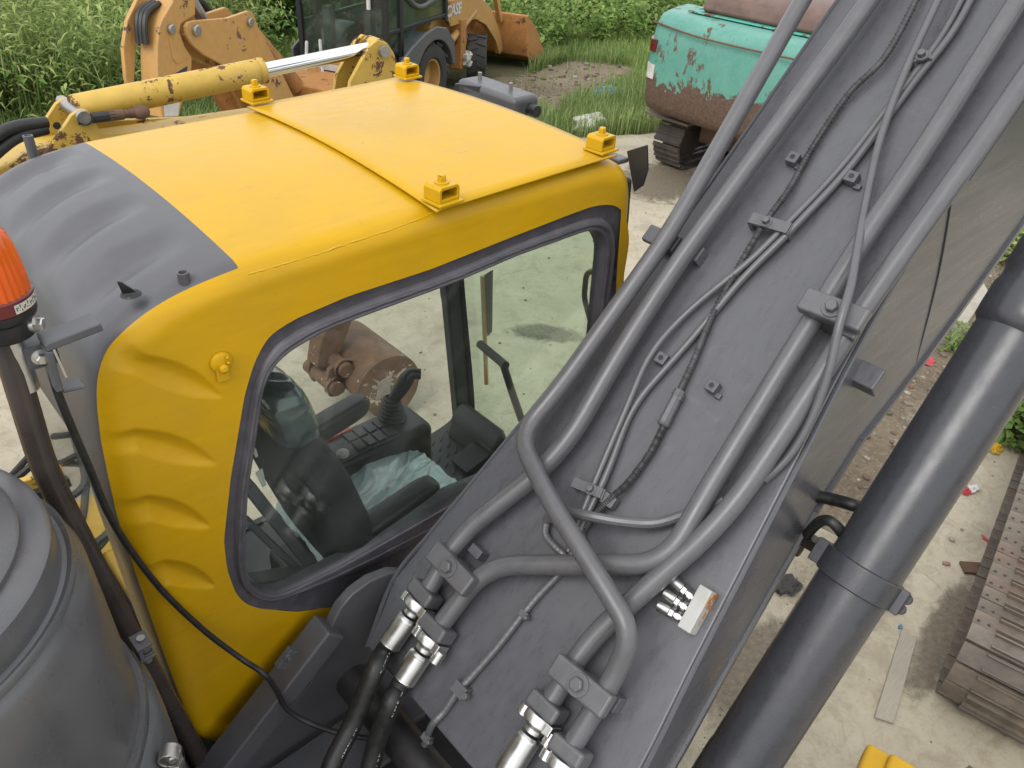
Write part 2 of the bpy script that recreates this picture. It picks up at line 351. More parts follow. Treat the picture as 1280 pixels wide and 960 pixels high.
def empty(name, loc, label, cat, group=None, rz=0):
    o = bpy.data.objects.new(name, None); COL.objects.link(o); o.location = loc; o.rotation_euler = (0, 0, rz); o.empty_display_size = .2
    o['label'] = label; o['category'] = cat
    if group: o['group'] = group
    return o
def tag(o, label, cat, group=None):
    o['label'] = label; o['category'] = cat
    if group: o['group'] = group
    return o
def struct(o): o['kind'] = 'structure'; return o
def inst(me, name, parent, mat4):
    """another piece that shares mesh data"""
    o = bpy.data.objects.new(name, me); COL.objects.link(o); o.matrix_basis = mat4
    if parent is not None: o.parent = parent; o.matrix_parent_inverse = world_mat(parent).inverted()
    return o
def fillet(pts, r, seg=6):
    """round the corners of a 3-D polyline"""
    P = [V(p) for p in pts]; out = [P[0]]
    for i in range(1, len(P)-1):
        a, b, c = P[i-1], P[i], P[i+1]; d1, d2 = (a-b), (c-b); q = min(r, d1.length*.48, d2.length*.48)
        s_, e_ = b+d1.normalized()*q, b+d2.normalized()*q
        for t in range(seg+1):
            t /= seg; out.append(s_*(1-t)**2+b*2*t*(1-t)+e_*t*t)
    out.append(P[-1]); return out
def spline(pts, n=8):
    P = [V(p) for p in pts]; P = [P[0]*2-P[1]]+P+[P[-1]*2-P[-2]]; out = []
    for i in range(1, len(P)-2):
        for k in range(n):
            t = k/n; a, b, c, d = P[i-1:i+3]
            out.append(.5*((2*b)+(c-a)*t+(2*a-5*b+4*c-d)*t*t+(3*b-a-3*c+d)*t**3))
    out.append(P[-2]); return out
def np_mesh(name, verts, faces, mat):
    """fast mesh from numpy arrays (all quads or all triangles)"""
    me = bpy.data.meshes.new(name); nv, (nf, k) = len(verts), faces.shape
    me.vertices.add(nv); me.vertices.foreach_set('co', verts.astype(np.float32).ravel())
    me.loops.add(nf*k); me.loops.foreach_set('vertex_index', faces.astype(np.int32).ravel())
    me.polygons.add(nf); me.polygons.foreach_set('loop_start', np.arange(0, nf*k, k, dtype=np.int32)); 
    me.materials.append(MATS[mat]); me.update(calc_edges=True); me.validate(); return me

rng = np.random.default_rng(7); random.seed(7)

# ------------------------------------------------------------------ setting: ground
def sheet(name, poly, z, mat, jitter=0.0, sub=1):
    pts = []
    n = len(poly)
    for i in range(n):
        a, b = V((*poly[i], z)), V((*poly[(i+1) % n], z)); L = (b-a).length; m = max(1, int(L/.18)) if jitter else 1
        for k in range(m):
            p = a.lerp(b, k/m)
            if jitter: p += V((random.gauss(0, jitter), random.gauss(0, jitter), 0))
            pts.append(p)
    me = bpy.data.meshes.new(name); me.from_pydata([tuple(p) for p in pts], [], [tuple(range(len(pts)))]); me.materials.append(MATS[mat]); me.update()
    o = bpy.data.objects.new(name, me); COL.objects.link(o); return struct(o)
sheet('ground', [(-400, -400), (400, -400), (400, 400), (-400, 400)], -.012, 'verge')
sheet('concrete_yard', [(-16, -16), (16, -16), (13.5, -3.2), (10.2, -.6), (9.2, .9), (10.5, 2.2), (13.4, 3.4), (11.0, 5.6), (8.9, 6.5), (7.2, 7.2), (4.6, 8.2), (-1, 8.9), (-9, 9.2), (-16, 9.5)], 0.0, 'concrete', .05)
sheet('dirt_verge', [(8.021, 10.02, 0)[:2], (9.965, 9.973, 0)[:2], (12.015, 10.504, 0)[:2], (12.923, 9.542, -0)[:2], (10.531, 7.486, 0)[:2], (9.164, 7.251, 0)[:2], (8.355, 7.264, -0)[:2], (8.391, 8.238, 0)[:2]], -.004, 'dirt_patch', .07)
sheet('dirt_strip', [(3.7, -.30), (3.65, -.05), (3.9, .25), (4.8, .60), (5.6, 1.05), (6.6, 1.35), (7.6, 1.5), (8.6, 1.7), (9.8, 1.8), (9.3, .5), (8.0, -.1), (6.8, -.2), (6.0, -.42), (5.0, -.40), (4.2, -.42)], .006, 'dirt_patch', .025)
# old oil, mud and dust on the concrete: thin patches with ragged, fading edges
def stain(mat, a, b, width, z):
    a, b = V(a), V(b); d = b-a; L = d.length/2; mid = (a+b)/2; n = 6
    me = bpy.data.meshes.new('ground_stain'); me.from_pydata([(x, y, 0) for y in (-width, width) for x in (-L, L)], [], [(0, 1, 3, 2)]); me.materials.append(MATS[mat]); me.update()
    o = bpy.data.objects.new('ground_stain', me); COL.objects.link(o); o.location = (mid.x, mid.y, z); o.rotation_euler = (0, 0, math.atan2(d.y, d.x)); return struct(o)
stain('mud_stain', (2.606, -1.107, 0), (4.218, -0.931, 0), .16, .009)
stain('oil_stain', (3.608, 3.275, 0), (4.152, 2.532, 0), .20, .005)
stain('dust_stain', (2.585, -0.542, 0), (4.137, -0.292, 0), .45, .013)
stain('mud_stain', (1.688, -0.54, -0), (2.931, -0.386, 0), .30, .017)
stain('mud_stain', (6.915, 4.378, 0), (8.795, 5.233, 0), .8, .005)
stain('dust_stain', (5.033, -0.104, 0), (5.837, -0.207, 0), .5, .021)

# ------------------------------------------------------------------ setting: weeds and grass (uncountable)
def gauss_leaves(cen, L, W, up, droop, seed):
    """rhombic leaves at cen (n,3); returns verts (4n,3), quads"""
    g = np.random.default_rng(seed); n = len(cen)
    a = g.uniform(0, 2*np.pi, n); el = g.normal(up, .45, n)
    d = np.stack([np.cos(a)*np.cos(el), np.sin(a)*np.cos(el), np.sin(el)], 1)
    sd = np.stack([-np.sin(a), np.cos(a), g.normal(0, .35, n)], 1); sd /= np.linalg.norm(sd, axis=1)[:, None]
    L = L*g.uniform(.6, 1.3, n)[:, None]; Wd = W*g.uniform(.7, 1.3, n)[:, None]
    mid = cen+d*L*.45; tip = cen+d*L+np.array([0, 0, -1])*L*droop
    v = np.stack([cen, mid+sd*Wd, tip, mid-sd*Wd], 1).reshape(-1, 3)
    return v, np.arange(4*n).reshape(n, 4)
def weeds(name, spots, hgt, per, L, W, mat, label, cat, seed, spread=.28, up=.15, droop=.35):
    """stems at spots (n,2); per leaves each, through the height"""
    g = np.random.default_rng(seed); n = len(spots); H = hgt*g.uniform(.55, 1.25, n) if np.isscalar(hgt) else hgt*g.uniform(.7, 1.2, n)
    t = g.uniform(.05, 1.0, (n, per))**.75; lean = g.normal(0, .16, (n, 2))
    x = spots[:, 0, None]+lean[:, 0, None]*H[:, None]*t+g.normal(0, spread, (n, per))*(.35+.65*t); y = spots[:, 1, None]+lean[:, 1, None]*H[:, None]*t+g.normal(0, spread, (n, per))*(.35+.65*t); z = H[:, None]*t
    c = np.stack([x, y, z], 2).reshape(-1, 3)
    v, f = gauss_leaves(c, L, W, up, droop, seed+1)
    o = bpy.data.objects.new(name, np_mesh(name, v, f, mat)); COL.objects.link(o); o['kind'] = 'stuff'; tag(o, label, cat); return o
def grass(name, spots, h, w_, mat, label, seed, lean=.45):
    g = np.random.default_rng(seed); n = len(spots); a = g.uniform(0, 2*np.pi, n); H = h*g.uniform(.5, 1.3, n)
    ln = np.abs(g.normal(0, lean, n)); d = np.stack([np.cos(a), np.sin(a), 0*a], 1); sd = np.stack([-np.sin(a), np.cos(a), 0*a], 1)*(w_*g.uniform(.6, 1.3, n))[:, None]
    b = np.concatenate([spots, np.full((n, 1), -.01)], 1); Z = np.array([0, 0, 1.])
    m = b+Z*(H*.6)[:, None]+d*(H*ln*.35)[:, None]; tp = b+Z*(H*np.clip(1-ln*.45, .35, 1))[:, None]+d*(H*ln)[:, None]
    v = np.stack([b-sd, b+sd, m+sd*.8, m-sd*.8, tp], 1).reshape(-1, 3); i = np.arange(n)*5
    q = np.stack([np.stack([i, i+1, i+2], 1), np.stack([i, i+2, i+3], 1), np.stack([i+3, i+2, i+4], 1)], 1).reshape(-1, 3)
    o = bpy.data.objects.new(name, np_mesh(name, v, q, mat)); COL.objects.link(o); o['kind'] = 'stuff'; tag(o, label, 'grass'); return o
def scatter(n, lo, hi, keep, clump=0, seed=0):
    g = np.random.default_rng(seed)
    p = g.uniform(lo, hi, (n, 2))
    if clump:
        c = g.uniform(lo, hi, (clump, 2)); k = g.integers(0, clump, n); p = c[k]+g.normal(0, .28, (n, 2))
    m = np.array([keep(x, y) for x, y in p]); return p[m]
def in_poly(P):
    P = np.array(P)
    def f(x, y):
        c = False; j = len(P)-1
        for i in range(len(P)):
            if (P[i, 1] > y) != (P[j, 1] > y) and x < (P[j, 0]-P[i, 0])*(y-P[i, 1])/(P[j, 1]-P[i, 1])+P[i, 0]: c = not c
            j = i
        return c
    return f
yard_edge = lambda x: 9.05-.035*max(0, x+1) if x < 2 else 9.0-.31*(x-1.6)
patch = in_poly([(8.203, 9.913, 0)[:2], (9.713, 9.918, 0)[:2], (11.692, 10.37, 0)[:2], (12.452, 9.349, 0)[:2], (11.857, 8.829, 0)[:2], (10.109, 8.434, 0)[:2], (8.54, 7.636, 0)[:2], (8.43, 8.479, 0)[:2]])

# ------------------------------------------------------------------ the near excavator
EX = empty('excavator', (-.6, -.47, 0), 'large yellow and grey excavator with raised grey boom and yellow cab, nearest the camera', 'excavator')

# ---- cab shell: a side outline swept across the width, with rounded rims
SIL = [(-0.423, 1.62), (-0.438, 2.092), (-0.443, 2.491), (-0.43, 2.697), (-0.412, 2.829), (-0.395, 2.888), (-0.365, 2.93), (-0.315, 2.953),
       (-.25, 2.985), (-.16, 3.0), (-.075, 3.008), (.2, 3.014), (.6, 3.016), (1.0, 3.014), (1.08, 3.006), (1.135, 2.985), (1.17, 2.945), (1.183, 2.89), (1.19, 2.7), (1.26, 2.1), (1.31, 1.7), (1.35, 1.34), (1.1, 1.3), (-.2, 1.3)]
SEAL = [(-0.228, 2.127), (-0.237, 2.22), (-0.231, 2.323), (-0.186, 2.501), (-0.119, 2.71), (-0.084, 2.783), (-0.043, 2.834), (0.021, 2.852), (0.16, 2.865), (0.399, 2.864), (0.679, 2.88), (0.881, 2.89), (0.988, 2.894), (1.077, 2.878), (1.136, 2.834), (1.17, 2.741), (1.15, 2.3), (1.17, 1.75), (1.0, 1.70), (.4, 1.74), (.1, 1.82), (-0.071, 1.924), (-0.178, 2.026), (-0.21, 2.073)]
GLASS = [(-0.18, 2.112), (-0.194, 2.168), (-0.191, 2.231), (-0.153, 2.442), (-0.075, 2.713), (-0.044, 2.756), (0.001, 2.777), (0.099, 2.797), (0.273, 2.8), (0.481, 2.803), (0.683, 2.818), (0.842, 2.818), (0.966, 2.82), (1.021, 2.801), (1.059, 2.744), (1.06, 2.6), (1.08, 2.05), (1.05, 1.99), (.98, 1.965), (0.494, 2.038), (0.096, 2.018), (-0.091, 2.027), (-0.129, 2.043), (-0.16, 2.076)]
LEFT_OPEN = [(-.30, 2.05), (-.33, 2.4), (-.30, 2.78), (-.22, 2.87), (.4, 2.90), (1.02, 2.89), (1.11, 2.84), (1.13, 2.7), (1.20, 2.1), (1.25, 1.6), (1.26, 1.42), (1.2, 1.38), (-.05, 1.38), (-.12, 1.5), (-.22, 1.9)]
CC = (.42, 2.32)
NA = 960
def poly_ray(P, a):
    dx, dz = math.cos(a), math.sin(a); best = 0
    for i in range(len(P)):
        x1, z1 = P[i][0]-CC[0], P[i][1]-CC[1]; x2, z2 = P[(i+1) % len(P)][0]-CC[0], P[(i+1) % len(P)][1]-CC[1]
        ex, ez = x2-x1, z2-z1; det = dx*(-ez)+ex*dz
        if abs(det) < 1e-9: continue
        t = (x1*(-ez)+ex*z1)/det; u = (dx*z1-dz*x1)/det
        if t > 0 and -1e-6 <= u <= 1+1e-6: best = max(best, t)
    return CC[0]+dx*best, CC[1]+dz*best
ANG = [2*math.pi*i/NA for i in range(NA)]
# place one ray exactly on the paint line of the roof
_pa = math.atan2(3.008-CC[1], -.075-CC[0]); _i = min(range(NA), key=lambda i: abs(ANG[i]-_pa)); ANG[_i] = _pa
def smooth_loop(L, it=2, fix=()):
    for _ in range(it):
        L = [L[i] if i in fix else tuple((L[i-1][q]+2*L[i][q]+L[(i+1) % len(L)][q])/4 for q in (0, 1)) for i in range(len(L))]
    return L
ring = lambda P, it=2: smooth_loop([poly_ray(P, a) for a in ANG], it, (_i,))
rS, rD, rG, rL = ring(SIL, 110), ring(SEAL, 30), ring(GLASS, 30), ring(LEFT_OPEN, 24)
def inset(L, d):
    out = []
    for i in range(len(L)):
        a, b = V(L[i-1]), V(L[(i+1) % len(L)]); t = (b-a).normalized(); out.append((L[i][0]-t.y*d, L[i][1]+t.x*d))
    return out
FR = .070
rF = smooth_loop(inset(rS, FR), 60)
GW = .030
GROOVES = [((-0.352, 2.901), (-0.169, 2.725)), ((-0.401, 2.743), (-0.212, 2.559)), ((-0.419, 2.577), (-0.256, 2.387)), ((-0.424, 2.383), (-0.274, 2.188))]
def groove(x, z):
    d = 0
    for (a, b) in GROOVES:
        a, b = V(a), V(b); t = (b-a); L = t.length; t.normalize(); q = V((x, z))-a; u = q.dot(t)/L; p = q.dot(V((-t.y, t.x)))
        if 0 < u < 1:
            wd = .029*math.sin(math.pi*u)**.8+.002; s_ = (p-.004*math.sin(math.pi*u))/wd
            if -1 < s_ < 1: d += .0150*math.sin(math.pi*u)**.6*(1-abs(s_)**1.6)
    return d
def side_y(x, z):          # slight barrel of the side panel
    return .012*((z-2.5)/.5)**2
cab = MB(); NR = 44
rows = []
for k in range(NR+1):
    t = k/NR; row = []
    for i in range(NA):
        x = rD[i][0]*(1-t)+rF[i][0]*t; z = rD[i][1]*(1-t)+rF[i][1]*t
        row.append((x, side_y(x, z)+groove(x, z), z))
    rows.append(row)
base_y = [r[1] for r in rows[-1]]
for k in range(1, 9):
    a = math.pi/2*k/8; row = []
    for i in range(NA):
        f = math.sin(a); x = rF[i][0]*(1-f)+rS[i][0]*f; z = rF[i][1]*(1-f)+rS[i][1]*f
        row.append((x, base_y[i]*(1-f)+FR*(1-math.cos(a)), z))
    rows.append(row)
def strip(mb, rows, matf, skip=None, flip=False, rowmat=False):
    b = len(mb.v); n = len(rows[0])
    for r in rows: mb.v += r
    for k in range(len(rows)-1):
        for i in range(n):
            q = (i+1) % n; c = [(rows[k][i][d]+rows[k+1][q][d])/2 for d in range(3)]
            if skip and skip(c): continue
            m_ = matf(c, k) if rowmat else matf(c)
            f = (b+k*n+i, b+(k+1)*n+i, b+(k+1)*n+q, b+k*n+q)
            mb.f.append(f[::-1] if flip else f); mb.k.append(m_)
strip(cab, rows, lambda c, k: 1 if k >= NR+5 and c[0] < -.0755 and c[2] > 1.40 else 0, flip=True, rowmat=True)
CAB = cab.build('cab', ['yellow_paint', 'grey_paint', 'dark_paint'], EX, smooth=60)
# roof, back and front skins
NY = 40
def crown(x, y, z):
    u = (y-.5)/(.5-FR)
    if -.40 < x < -.11 and z > 2.80:                       # pressed ribs on the grey part of the roof
        for c in (.20, .42, .64, .86):
            p = (y-c-.10*(x+.28))/.062
            if abs(p) < 1: z -= .019*(1-p*p)*math.sin(math.pi*min(1, (-.11-x)/.27))**.8*((1-p)/.7 if p > .3 else 1)
    if z > 2.9: z += .020*(1-u*u)*min(1, (z-2.9)/.08)
    return (x, y, z)
skin = MB(); rws = []
for k in range(NY+1):
    y = FR+(1-2*FR)*k/NY; rws.append([crown(rS[i][0], y, rS[i][1]) for i in range(NA)])
def skin_skip(c):
    x, y, z = c
    if x > 1.10 and 1.42 < z < 2.90 and .09 < y < .91: return True
    if x < -.15 and 1.95 < z < 2.62 and .16 < y < .84: return True
    return False
def skin_mat(c): return 1 if c[0] < -.0755 else (2 if c[0] > 1.13 and c[1] > .5 and c[2] < 2.88 else 0)
strip(skin, rws, skin_mat, skin_skip, flip=True)
skin.build('roof', ['yellow_paint', 'grey_paint', 'dark_paint'], CAB, smooth=60)
left = MB(); lr = []
for k in range(5):
    t = k/4; lr.append([(rL[i][0]*(1-t)+rF[i][0]*t, 1-side_y(rL[i][0], rL[i][1]), rL[i][1]*(1-t)+rF[i][1]*t) for i in range(NA)])
for k in range(1, 7):
    a = math.pi/2*k/6; f = math.sin(a); lr.append([(rF[i][0]*(1-f)+rS[i][0]*f, 1-FR*(1-math.cos(a)), rF[i][1]*(1-f)+rS[i][1]*f) for i in range(NA)])
strip(left, lr, lambda c: 1 if c[0] < -.0755 else (2 if c[2] < 2.88 else 0))
left.build('side_panel', ['yellow_paint', 'grey_paint', 'inner_trim'], CAB, smooth=60)
# dark window surround with a raised rubber bead, glass behind it
sur = MB(); prof = [(0.0, .003), (.04, .006), (.50, .007), (.55, .001), (.60, -.004), (.74, -.006), (.88, -.004), (.95, .004), (1.0, .020), (1.0, .045)]
sr = []
for (t, yy) in prof:
    sr.append([(rD[i][0]*(1-t)+rG[i][0]*t, side_y(*rD[i])+yy+.0004*math.sin(i*.57)*math.sin(i*.13), rD[i][1]*(1-t)+rG[i][1]*t) for i in range(NA)])
strip(sur, sr, lambda c: 0)
sur.build('window_seal', 'seal_paint', CAB, smooth=50)
bead = MB(); bd = [(rD[i][0]*.30+rG[i][0]*.70, side_y(*rD[i])-.003, rD[i][1]*.30+rG[i][1]*.70) for i in range(NA)]
bead.tube(bd+[bd[0]], [.006+.0012*math.sin(i*.31)*math.sin(i*.08) for i in range(NA+1)], 8, False)
bead.tube([(rD[i][0]*.13+rG[i][0]*.87, side_y(*rD[i])-.002, rD[i][1]*.13+rG[i][1]*.87) for i in list(range(NA))+[0]], .006, 8, False)
bead.build('seal_bead', 'seal_paint', CAB)
def pane(name, loop, y, mat):
    mb = MB(); mb.prism([(x, y, z) for x, z in loop[::4]], (0, .006, 0)); return mb.build(name, mat, CAB, smooth=0)
pane('side_window', [(rD[i][0]*.06+rG[i][0]*.94, rD[i][1]*.06+rG[i][1]*.94) for i in range(NA)], .026, 'window_glass')
mb = MB(); mb.prism([(1.172, .085, 2.905), (1.172, .915, 2.905), (1.252, .915, 2.1), (1.328, .915, 1.43), (1.328, .085, 1.43), (1.252, .085, 2.1)], (.005, 0, 0)); mb.build('windshield', 'front_glass', CAB, smooth=0)
mb = MB(); mb.box((-.425, .15, 1.94), (-.419, .85, 2.63)); mb.build('rear_window', 'window_glass', CAB, smooth=0)
# inner liner, pillars and floor
mb = MB()
mb.box((-.16, .08, 2.895), (1.10, .92, 2.915)); mb.build('headliner', 'inner_trim', CAB, bevel=.006)
for y in (.050, .955):
    mb = MB(); mb.beam((1.132, y, 2.93), (1.212, y, 2.10), (1, 0, 0), .055, .075); mb.beam((1.210, y, 2.14), (1.290, y, 1.38), (1, 0, 0), .054, .074); mb.build('front_pillar', 'inner_trim', CAB, bevel=.012)
mb = MB(); mb.beam((.02, .965, 2.93), (.04, .965, 1.40), (1, 0, 0), .05, .10); mb.build('door_pillar', 'inner_trim', CAB, bevel=.012)
mb = MB(); mb.box((1.290, .08, 1.37), (1.335, .92, 1.43)); mb.build('windshield_frame', 'inner_trim', CAB, bevel=.01)
mb = MB(); mb.box((-.40, .05, 1.325), (1.335, .97, 1.37)); mb.build('cab_floor', 'dark_paint', CAB)
mb = MB(); mb.box((.62, .10, 1.371), (1.27, .96, 1.385)); 
for i in range(12):
    for j in range(15): mb.obox((.68+i*.05, .14+j*.055, 1.388), (.012, .012, 0), (-.004, .004, 0), (0, 0, .003))
mb.build('floor_mat', 'floor_mat', CAB, bevel=.004)
mb = MB(); mb.box((-.37, .05, 1.37), (-.34, .95, 1.95)); mb.box((-.36, .10, 2.58), (-.33, .90, 2.74)); mb.beam((-.34, .10, 1.95), (-.34, .10, 2.62), (1, 0, 0), .06, .05); mb.beam((-.34, .90, 1.95), (-.34, .90, 2.62), (1, 0, 0), .06, .05); mb.build('rear_trim', 'inner_trim', CAB, bevel=.01)
# slanted frame seen through the lower rear corner of the window
mb = MB(); mb.beam((-0.094, 0.16, 2.319), (0.079, 0.16, 1.832), (0, 1, 0), .035, .05); mb.beam((-0.119, 0.14, 2.218), (-0.012, 0.14, 1.974), (0, 1, 0), .02, .04); mb.beam((-0.153, 0.12, 2.024), (0.05, 0.12, 1.923), (0, 1, 0), .02, .05); mb.build('rear_bracket', 'grey_paint', CAB, bevel=.006)

# roof plate held down by four welded box brackets
ZP = 3.036
pl = MB()
pp = [(0.411, -0.011, 3.036), (0.411, 0.887, 3.036), (0.424, 0.969, 3.036), (1.07, 1.056, 3.036), (1.079, 0.923, 3.036), (1.086, 0.019, 3.036), (1.02, 0.006, 3.036)]
N1, N2 = 24, 24
c00, c10, c11, c01 = V((0.404, -0.011, 3.036)), V((1.074, 0.018, 3.036)), V((1.06, 1.062, 3.036)), V((0.418, 0.973, 3.036))
g_ = []
for j in range(N2+1):
    for i in range(N1+1):
        u, v_ = i/N1, j/N2; p = (c00*(1-u)+c10*u)*(1-v_)+(c01*(1-u)+c11*u)*v_
        q = (p.y-.5)/.5; g_.append((p.x, p.y, 3.0165+.0215*(1-q*q)+.002*math.sin(3*p.x+2*p.y)+(.002 if 0 < i < N1 else 0)))
fs = [(j*(N1+1)+i, j*(N1+1)+i+1, (j+1)*(N1+1)+i+1, (j+1)*(N1+1)+i) for j in range(N2) for i in range(N1)]
pl.add(g_, fs); PLATE = pl.build('roof_plate', 'yellow_paint', CAB, smooth=60)
so = PLATE.modifiers.new('thick', 'SOLIDIFY'); so.thickness = .0045; so.offset = 1
def bracket(p, yaw):
    """U-shaped channel lying on its side, with a foot plate and a bolt through the top"""
    mb = MB(); W, H, D, T = .032, .038, .029, .008
    out = [(-W, 0), (W, 0), (W, H*.8), (W*.8, H), (-W*.8, H), (-W, H*.8)]; inn = [(-W+T, T), (W-T, T), (W-T, H*.8-T*.4), (W*.75-T*.6, H-T), (-W*.75+T*.6, H-T), (-W+T, H*.8-T*.4)]
    n = 6
    for s_ in (0, 1):
        pass
    vs = [(a, -D, b) for a, b in out]+[(a, D, b) for a, b in out]+[(a, -D, b) for a, b in inn]+[(a, D*.75, b) for a, b in inn]
    fs = [(i, (i+1) % n, n+(i+1) % n, n+i) for i in range(n)]+[(2*n+i, 3*n+i, 3*n+(i+1) % n, 2*n+(i+1) % n) for i in range(n)]
    fs += [(i, 2*n+i, 2*n+(i+1) % n, (i+1) % n) for i in range(n)]+[tuple(range(n, 2*n)), tuple(range(4*n-1, 3*n-1, -1))]
    mb.add(vs, fs); mb.box((-W-.006, -D-.010, -.007), (W+.006, D+.004, .0))
    mb.lathe([(0, H+.004), (.018, H+.004), (.018, H)], (0, 0, 0), (0, 0, 1), 16); mb.lathe([(.0115, H+.004), (.0115, H+.017), (.009, H+.020), (0, H+.020)], (0, 0, 0), (0, 0, 1), 6)
    m = Matrix.Translation(V(p)) @ Matrix.Rotation(yaw, 4, 'Z')
    mb.v = [tuple(m @ V(x)) for x in mb.v]
    return mb.build('bracket', 'yellow_paint', CAB, bevel=.003, seg=2)
for px in ((0.441, 0.016, 3.034), (0.459, 0.987, 3.034), (1.039, 0.993, 3.034), (1.046, 0.06, 3.034)): bracket(V(px)+V((0, 0, .004)), math.radians(4))
# weld line and small fittings on the roof
def nub(name, p, r, h, mat, axis=(0, 0, 1)):
    mb = MB(); mb.lathe([(r, -.03), (r, h), (r*.72, h+.001), (r*.5, h-.010), (0, h-.010)], p, axis, 18); return mb.build(name, mat, CAB)
nub('roof_plug', (-0.182, 0.05, 2.985), .012, .026, 'seal_paint'); nub('roof_plug', (-0.194, 1.013, 2.995), .013, .032, 'grey_paint')
mb = MB(); hp = V((-0.285, 0.057, 2.995)); mb.lathe([(.020, 0), (.017, .004), (.013, -.001), (0, -.006)], hp+V((0, 0, -.004)), (0, 0, 1), 16)
mb.prism([hp+V((-.014, .004, .0)), hp+V((.010, -.004, .0)), hp+V((-.012, .0, .026)), hp+V((-.018, .004, .028))], (.002, .003, 0)); mb.build('torn_grommet', 'black_plastic', CAB)
mb = MB()
lk = V((-0.157, 0.004, 2.812))
mb.lathe([(.024, 0), (.024, .006), (.018, .010), (0, .011)], lk, (0, -1, 0), 20); mb.lathe([(.011, .0), (.011, .016), (.006, .020), (0, .020)], lk+V((0, 0, -.013)), (0, -1, .15), 12); mb.box(lk+V((-.016, -.010, -.044)), lk+V((.012, -.001, -.012)))
for dz in (.014, .001): mb.hexbolt(lk+V((.010, -.010, dz)), (0, -1, 0), .004, .003, False)
mb.build('socket_cover', 'yellow_paint', CAB, bevel=.002)
mb = MB(); wl = spline([(0.464, 0.02, 3.005), (0.302, -0.008, 3.004), (0.17, -0.014, 3.002), (0.048, -0.019, 3), (-0.076, -0.013, 2.997)], 12)
mb.tube([p+V((0, random.uniform(-.002, .002), .004)) for p in wl], [.0022*random.uniform(.4, 1.3) for _ in wl], 6); mb.build('paint_seam', 'yellow_paint', CAB)
# work lamp, mirror arm and side plate ahead of the roof
mb = MB(); a_, b_ = V((1.40, 1.05, 2.86)), V((1.40, .78, 2.86))
mb.box((1.33, .74, 2.895), (1.46, 1.08, 2.972)); LAMP = mb.build('work_lamp', 'grey_paint', CAB, bevel=.022, seg=4)
for y in (.84, 1.02): 
    mb = MB(); mb.lathe([(.008, 0), (.008, .028), (0, .028)], (1.40, y, 2.970), (0, 0, 1), 10); mb.build('lamp_bolt', 'steel_bolt', CAB)
mb = MB(); mb.lathe([(0, -.02), (.022, -.02), (.022, .02), (0, .02)], (1.41, .72, 2.925), (0, 1, 0), 14); mb.beam((1.20, .93, 2.90), (1.37, .95, 2.86), (0, 0, 1), .03, .012); mb.build('lamp_mount', 'black_plastic', CAB)
mb = MB(); mb.prism([(1.21, 0.096, 2.987), (1.21, 0.024, 3.026), (1.21, 0.007, 2.956), (1.21, 0.016, 2.903), (1.21, 0.046, 2.873)], (.008, 0, 0)); mb.build('side_plate', 'dark_paint', CAB, bevel=.002)
mb = MB(); mb.box((1.186, .10, 2.945), (1.235, .95, 2.962)); mb.build('front_visor', 'grey_paint', CAB, bevel=.006)
mb = MB(); mb.prism([(1.33, 1.089, 2.95), (1.33, 0.944, 2.971), (1.33, 0.934, 2.95), (1.33, 1.099, 2.909)], (.015, 0, 0)); mb.build('visor_bracket', 'dark_paint', CAB, bevel=.002)
mb = MB(); mp = fillet([(1.36, 0.257, 2.473), (1.36, 0.329, 2.437), (1.36, 0.326, 2.331), (1.36, 0.269, 2.231)], .03); mb.tube(mp, .011, 10); mb.tube([(1.36, 0.257, 2.473), (1.27, 0.121, 2.669)], .012, 8); mb.build('mirror_arm', 'black_plastic', CAB)
mb = MB(); mc = V((1.36, 0.245, 2.4)); mb.obox(mc, (.012, 0, 0), (0, .026, .004), (0, -.006, .075)); mb.build('mirror', 'black_plastic', CAB, bevel=.010, seg=3)

# ---- operator seat and consoles
SEAT = MB()
from mathutils import noise as mnoise
def slab(mb, c, ax, ay, az, nx=10, ny=10, puff=.35, wrinkle=0.0, n=20, m=12, seed=0.0, flow=(1, 3, 1)):
    """cushion: superellipsoid-like padded block"""
    c, ax, ay, az = V(c), V(ax), V(ay), V(az); vs = []; fs = []
    sg = lambda t, e: math.copysign(abs(t)**e, t)
    for i in range(m+1):
        ph = -math.pi/2+math.pi*i/m
        for j in range(n):
            th = 2*math.pi*j/n
            d_ = ax*(sg(math.cos(ph), puff)*sg(math.cos(th), puff))+ay*(sg(math.cos(ph), puff)*sg(math.sin(th), puff))+az*sg(math.sin(ph), puff)
            if wrinkle:                                    # creased film: ridged folds
                q = V((d_.x*flow[0], d_.y*flow[1], d_.z*flow[2]))*9+V((seed, 0, seed)); q2 = q+V((mnoise.noise(q*.6), mnoise.noise(q*.6+V((5, 2, 1))), 0))*1.2
                d_ = d_+d_.normalized()*wrinkle*((1-abs(mnoise.noise(q2)))**3+.5*(1-abs(mnoise.noise(q2*2.1)))**3-.8)
            vs.append(c+d_)
    for i in range(m):
        for j in range(n): fs.append((i*n+j, i*n+(j+1) % n, (i+1)*n+(j+1) % n, (i+1)*n+j))
    return mb.add(vs, fs)
bd = V((-.26, 0, .97)).normalized()           # direction of the backrest
bn = V((.97, 0, .26)).normalized()
slab(SEAT, V((.150, .29, 2.06)), bn*.085, V((0, .26, 0)), bd*.33, puff=.55); SEATO = SEAT.build('seat', 'black_fabric', EX, smooth=70)
mb = MB(); slab(mb, (.43, .31, 1.79), (.23, 0, .02), (0, .235, 0), (0, 0, .075), puff=.5); mb.build('seat_cushion', 'black_fabric', SEATO, smooth=70)
mb = MB(); NU, NV = 120, 110; vs = []                       # loose film thrown over the cushion, pulled into long creases
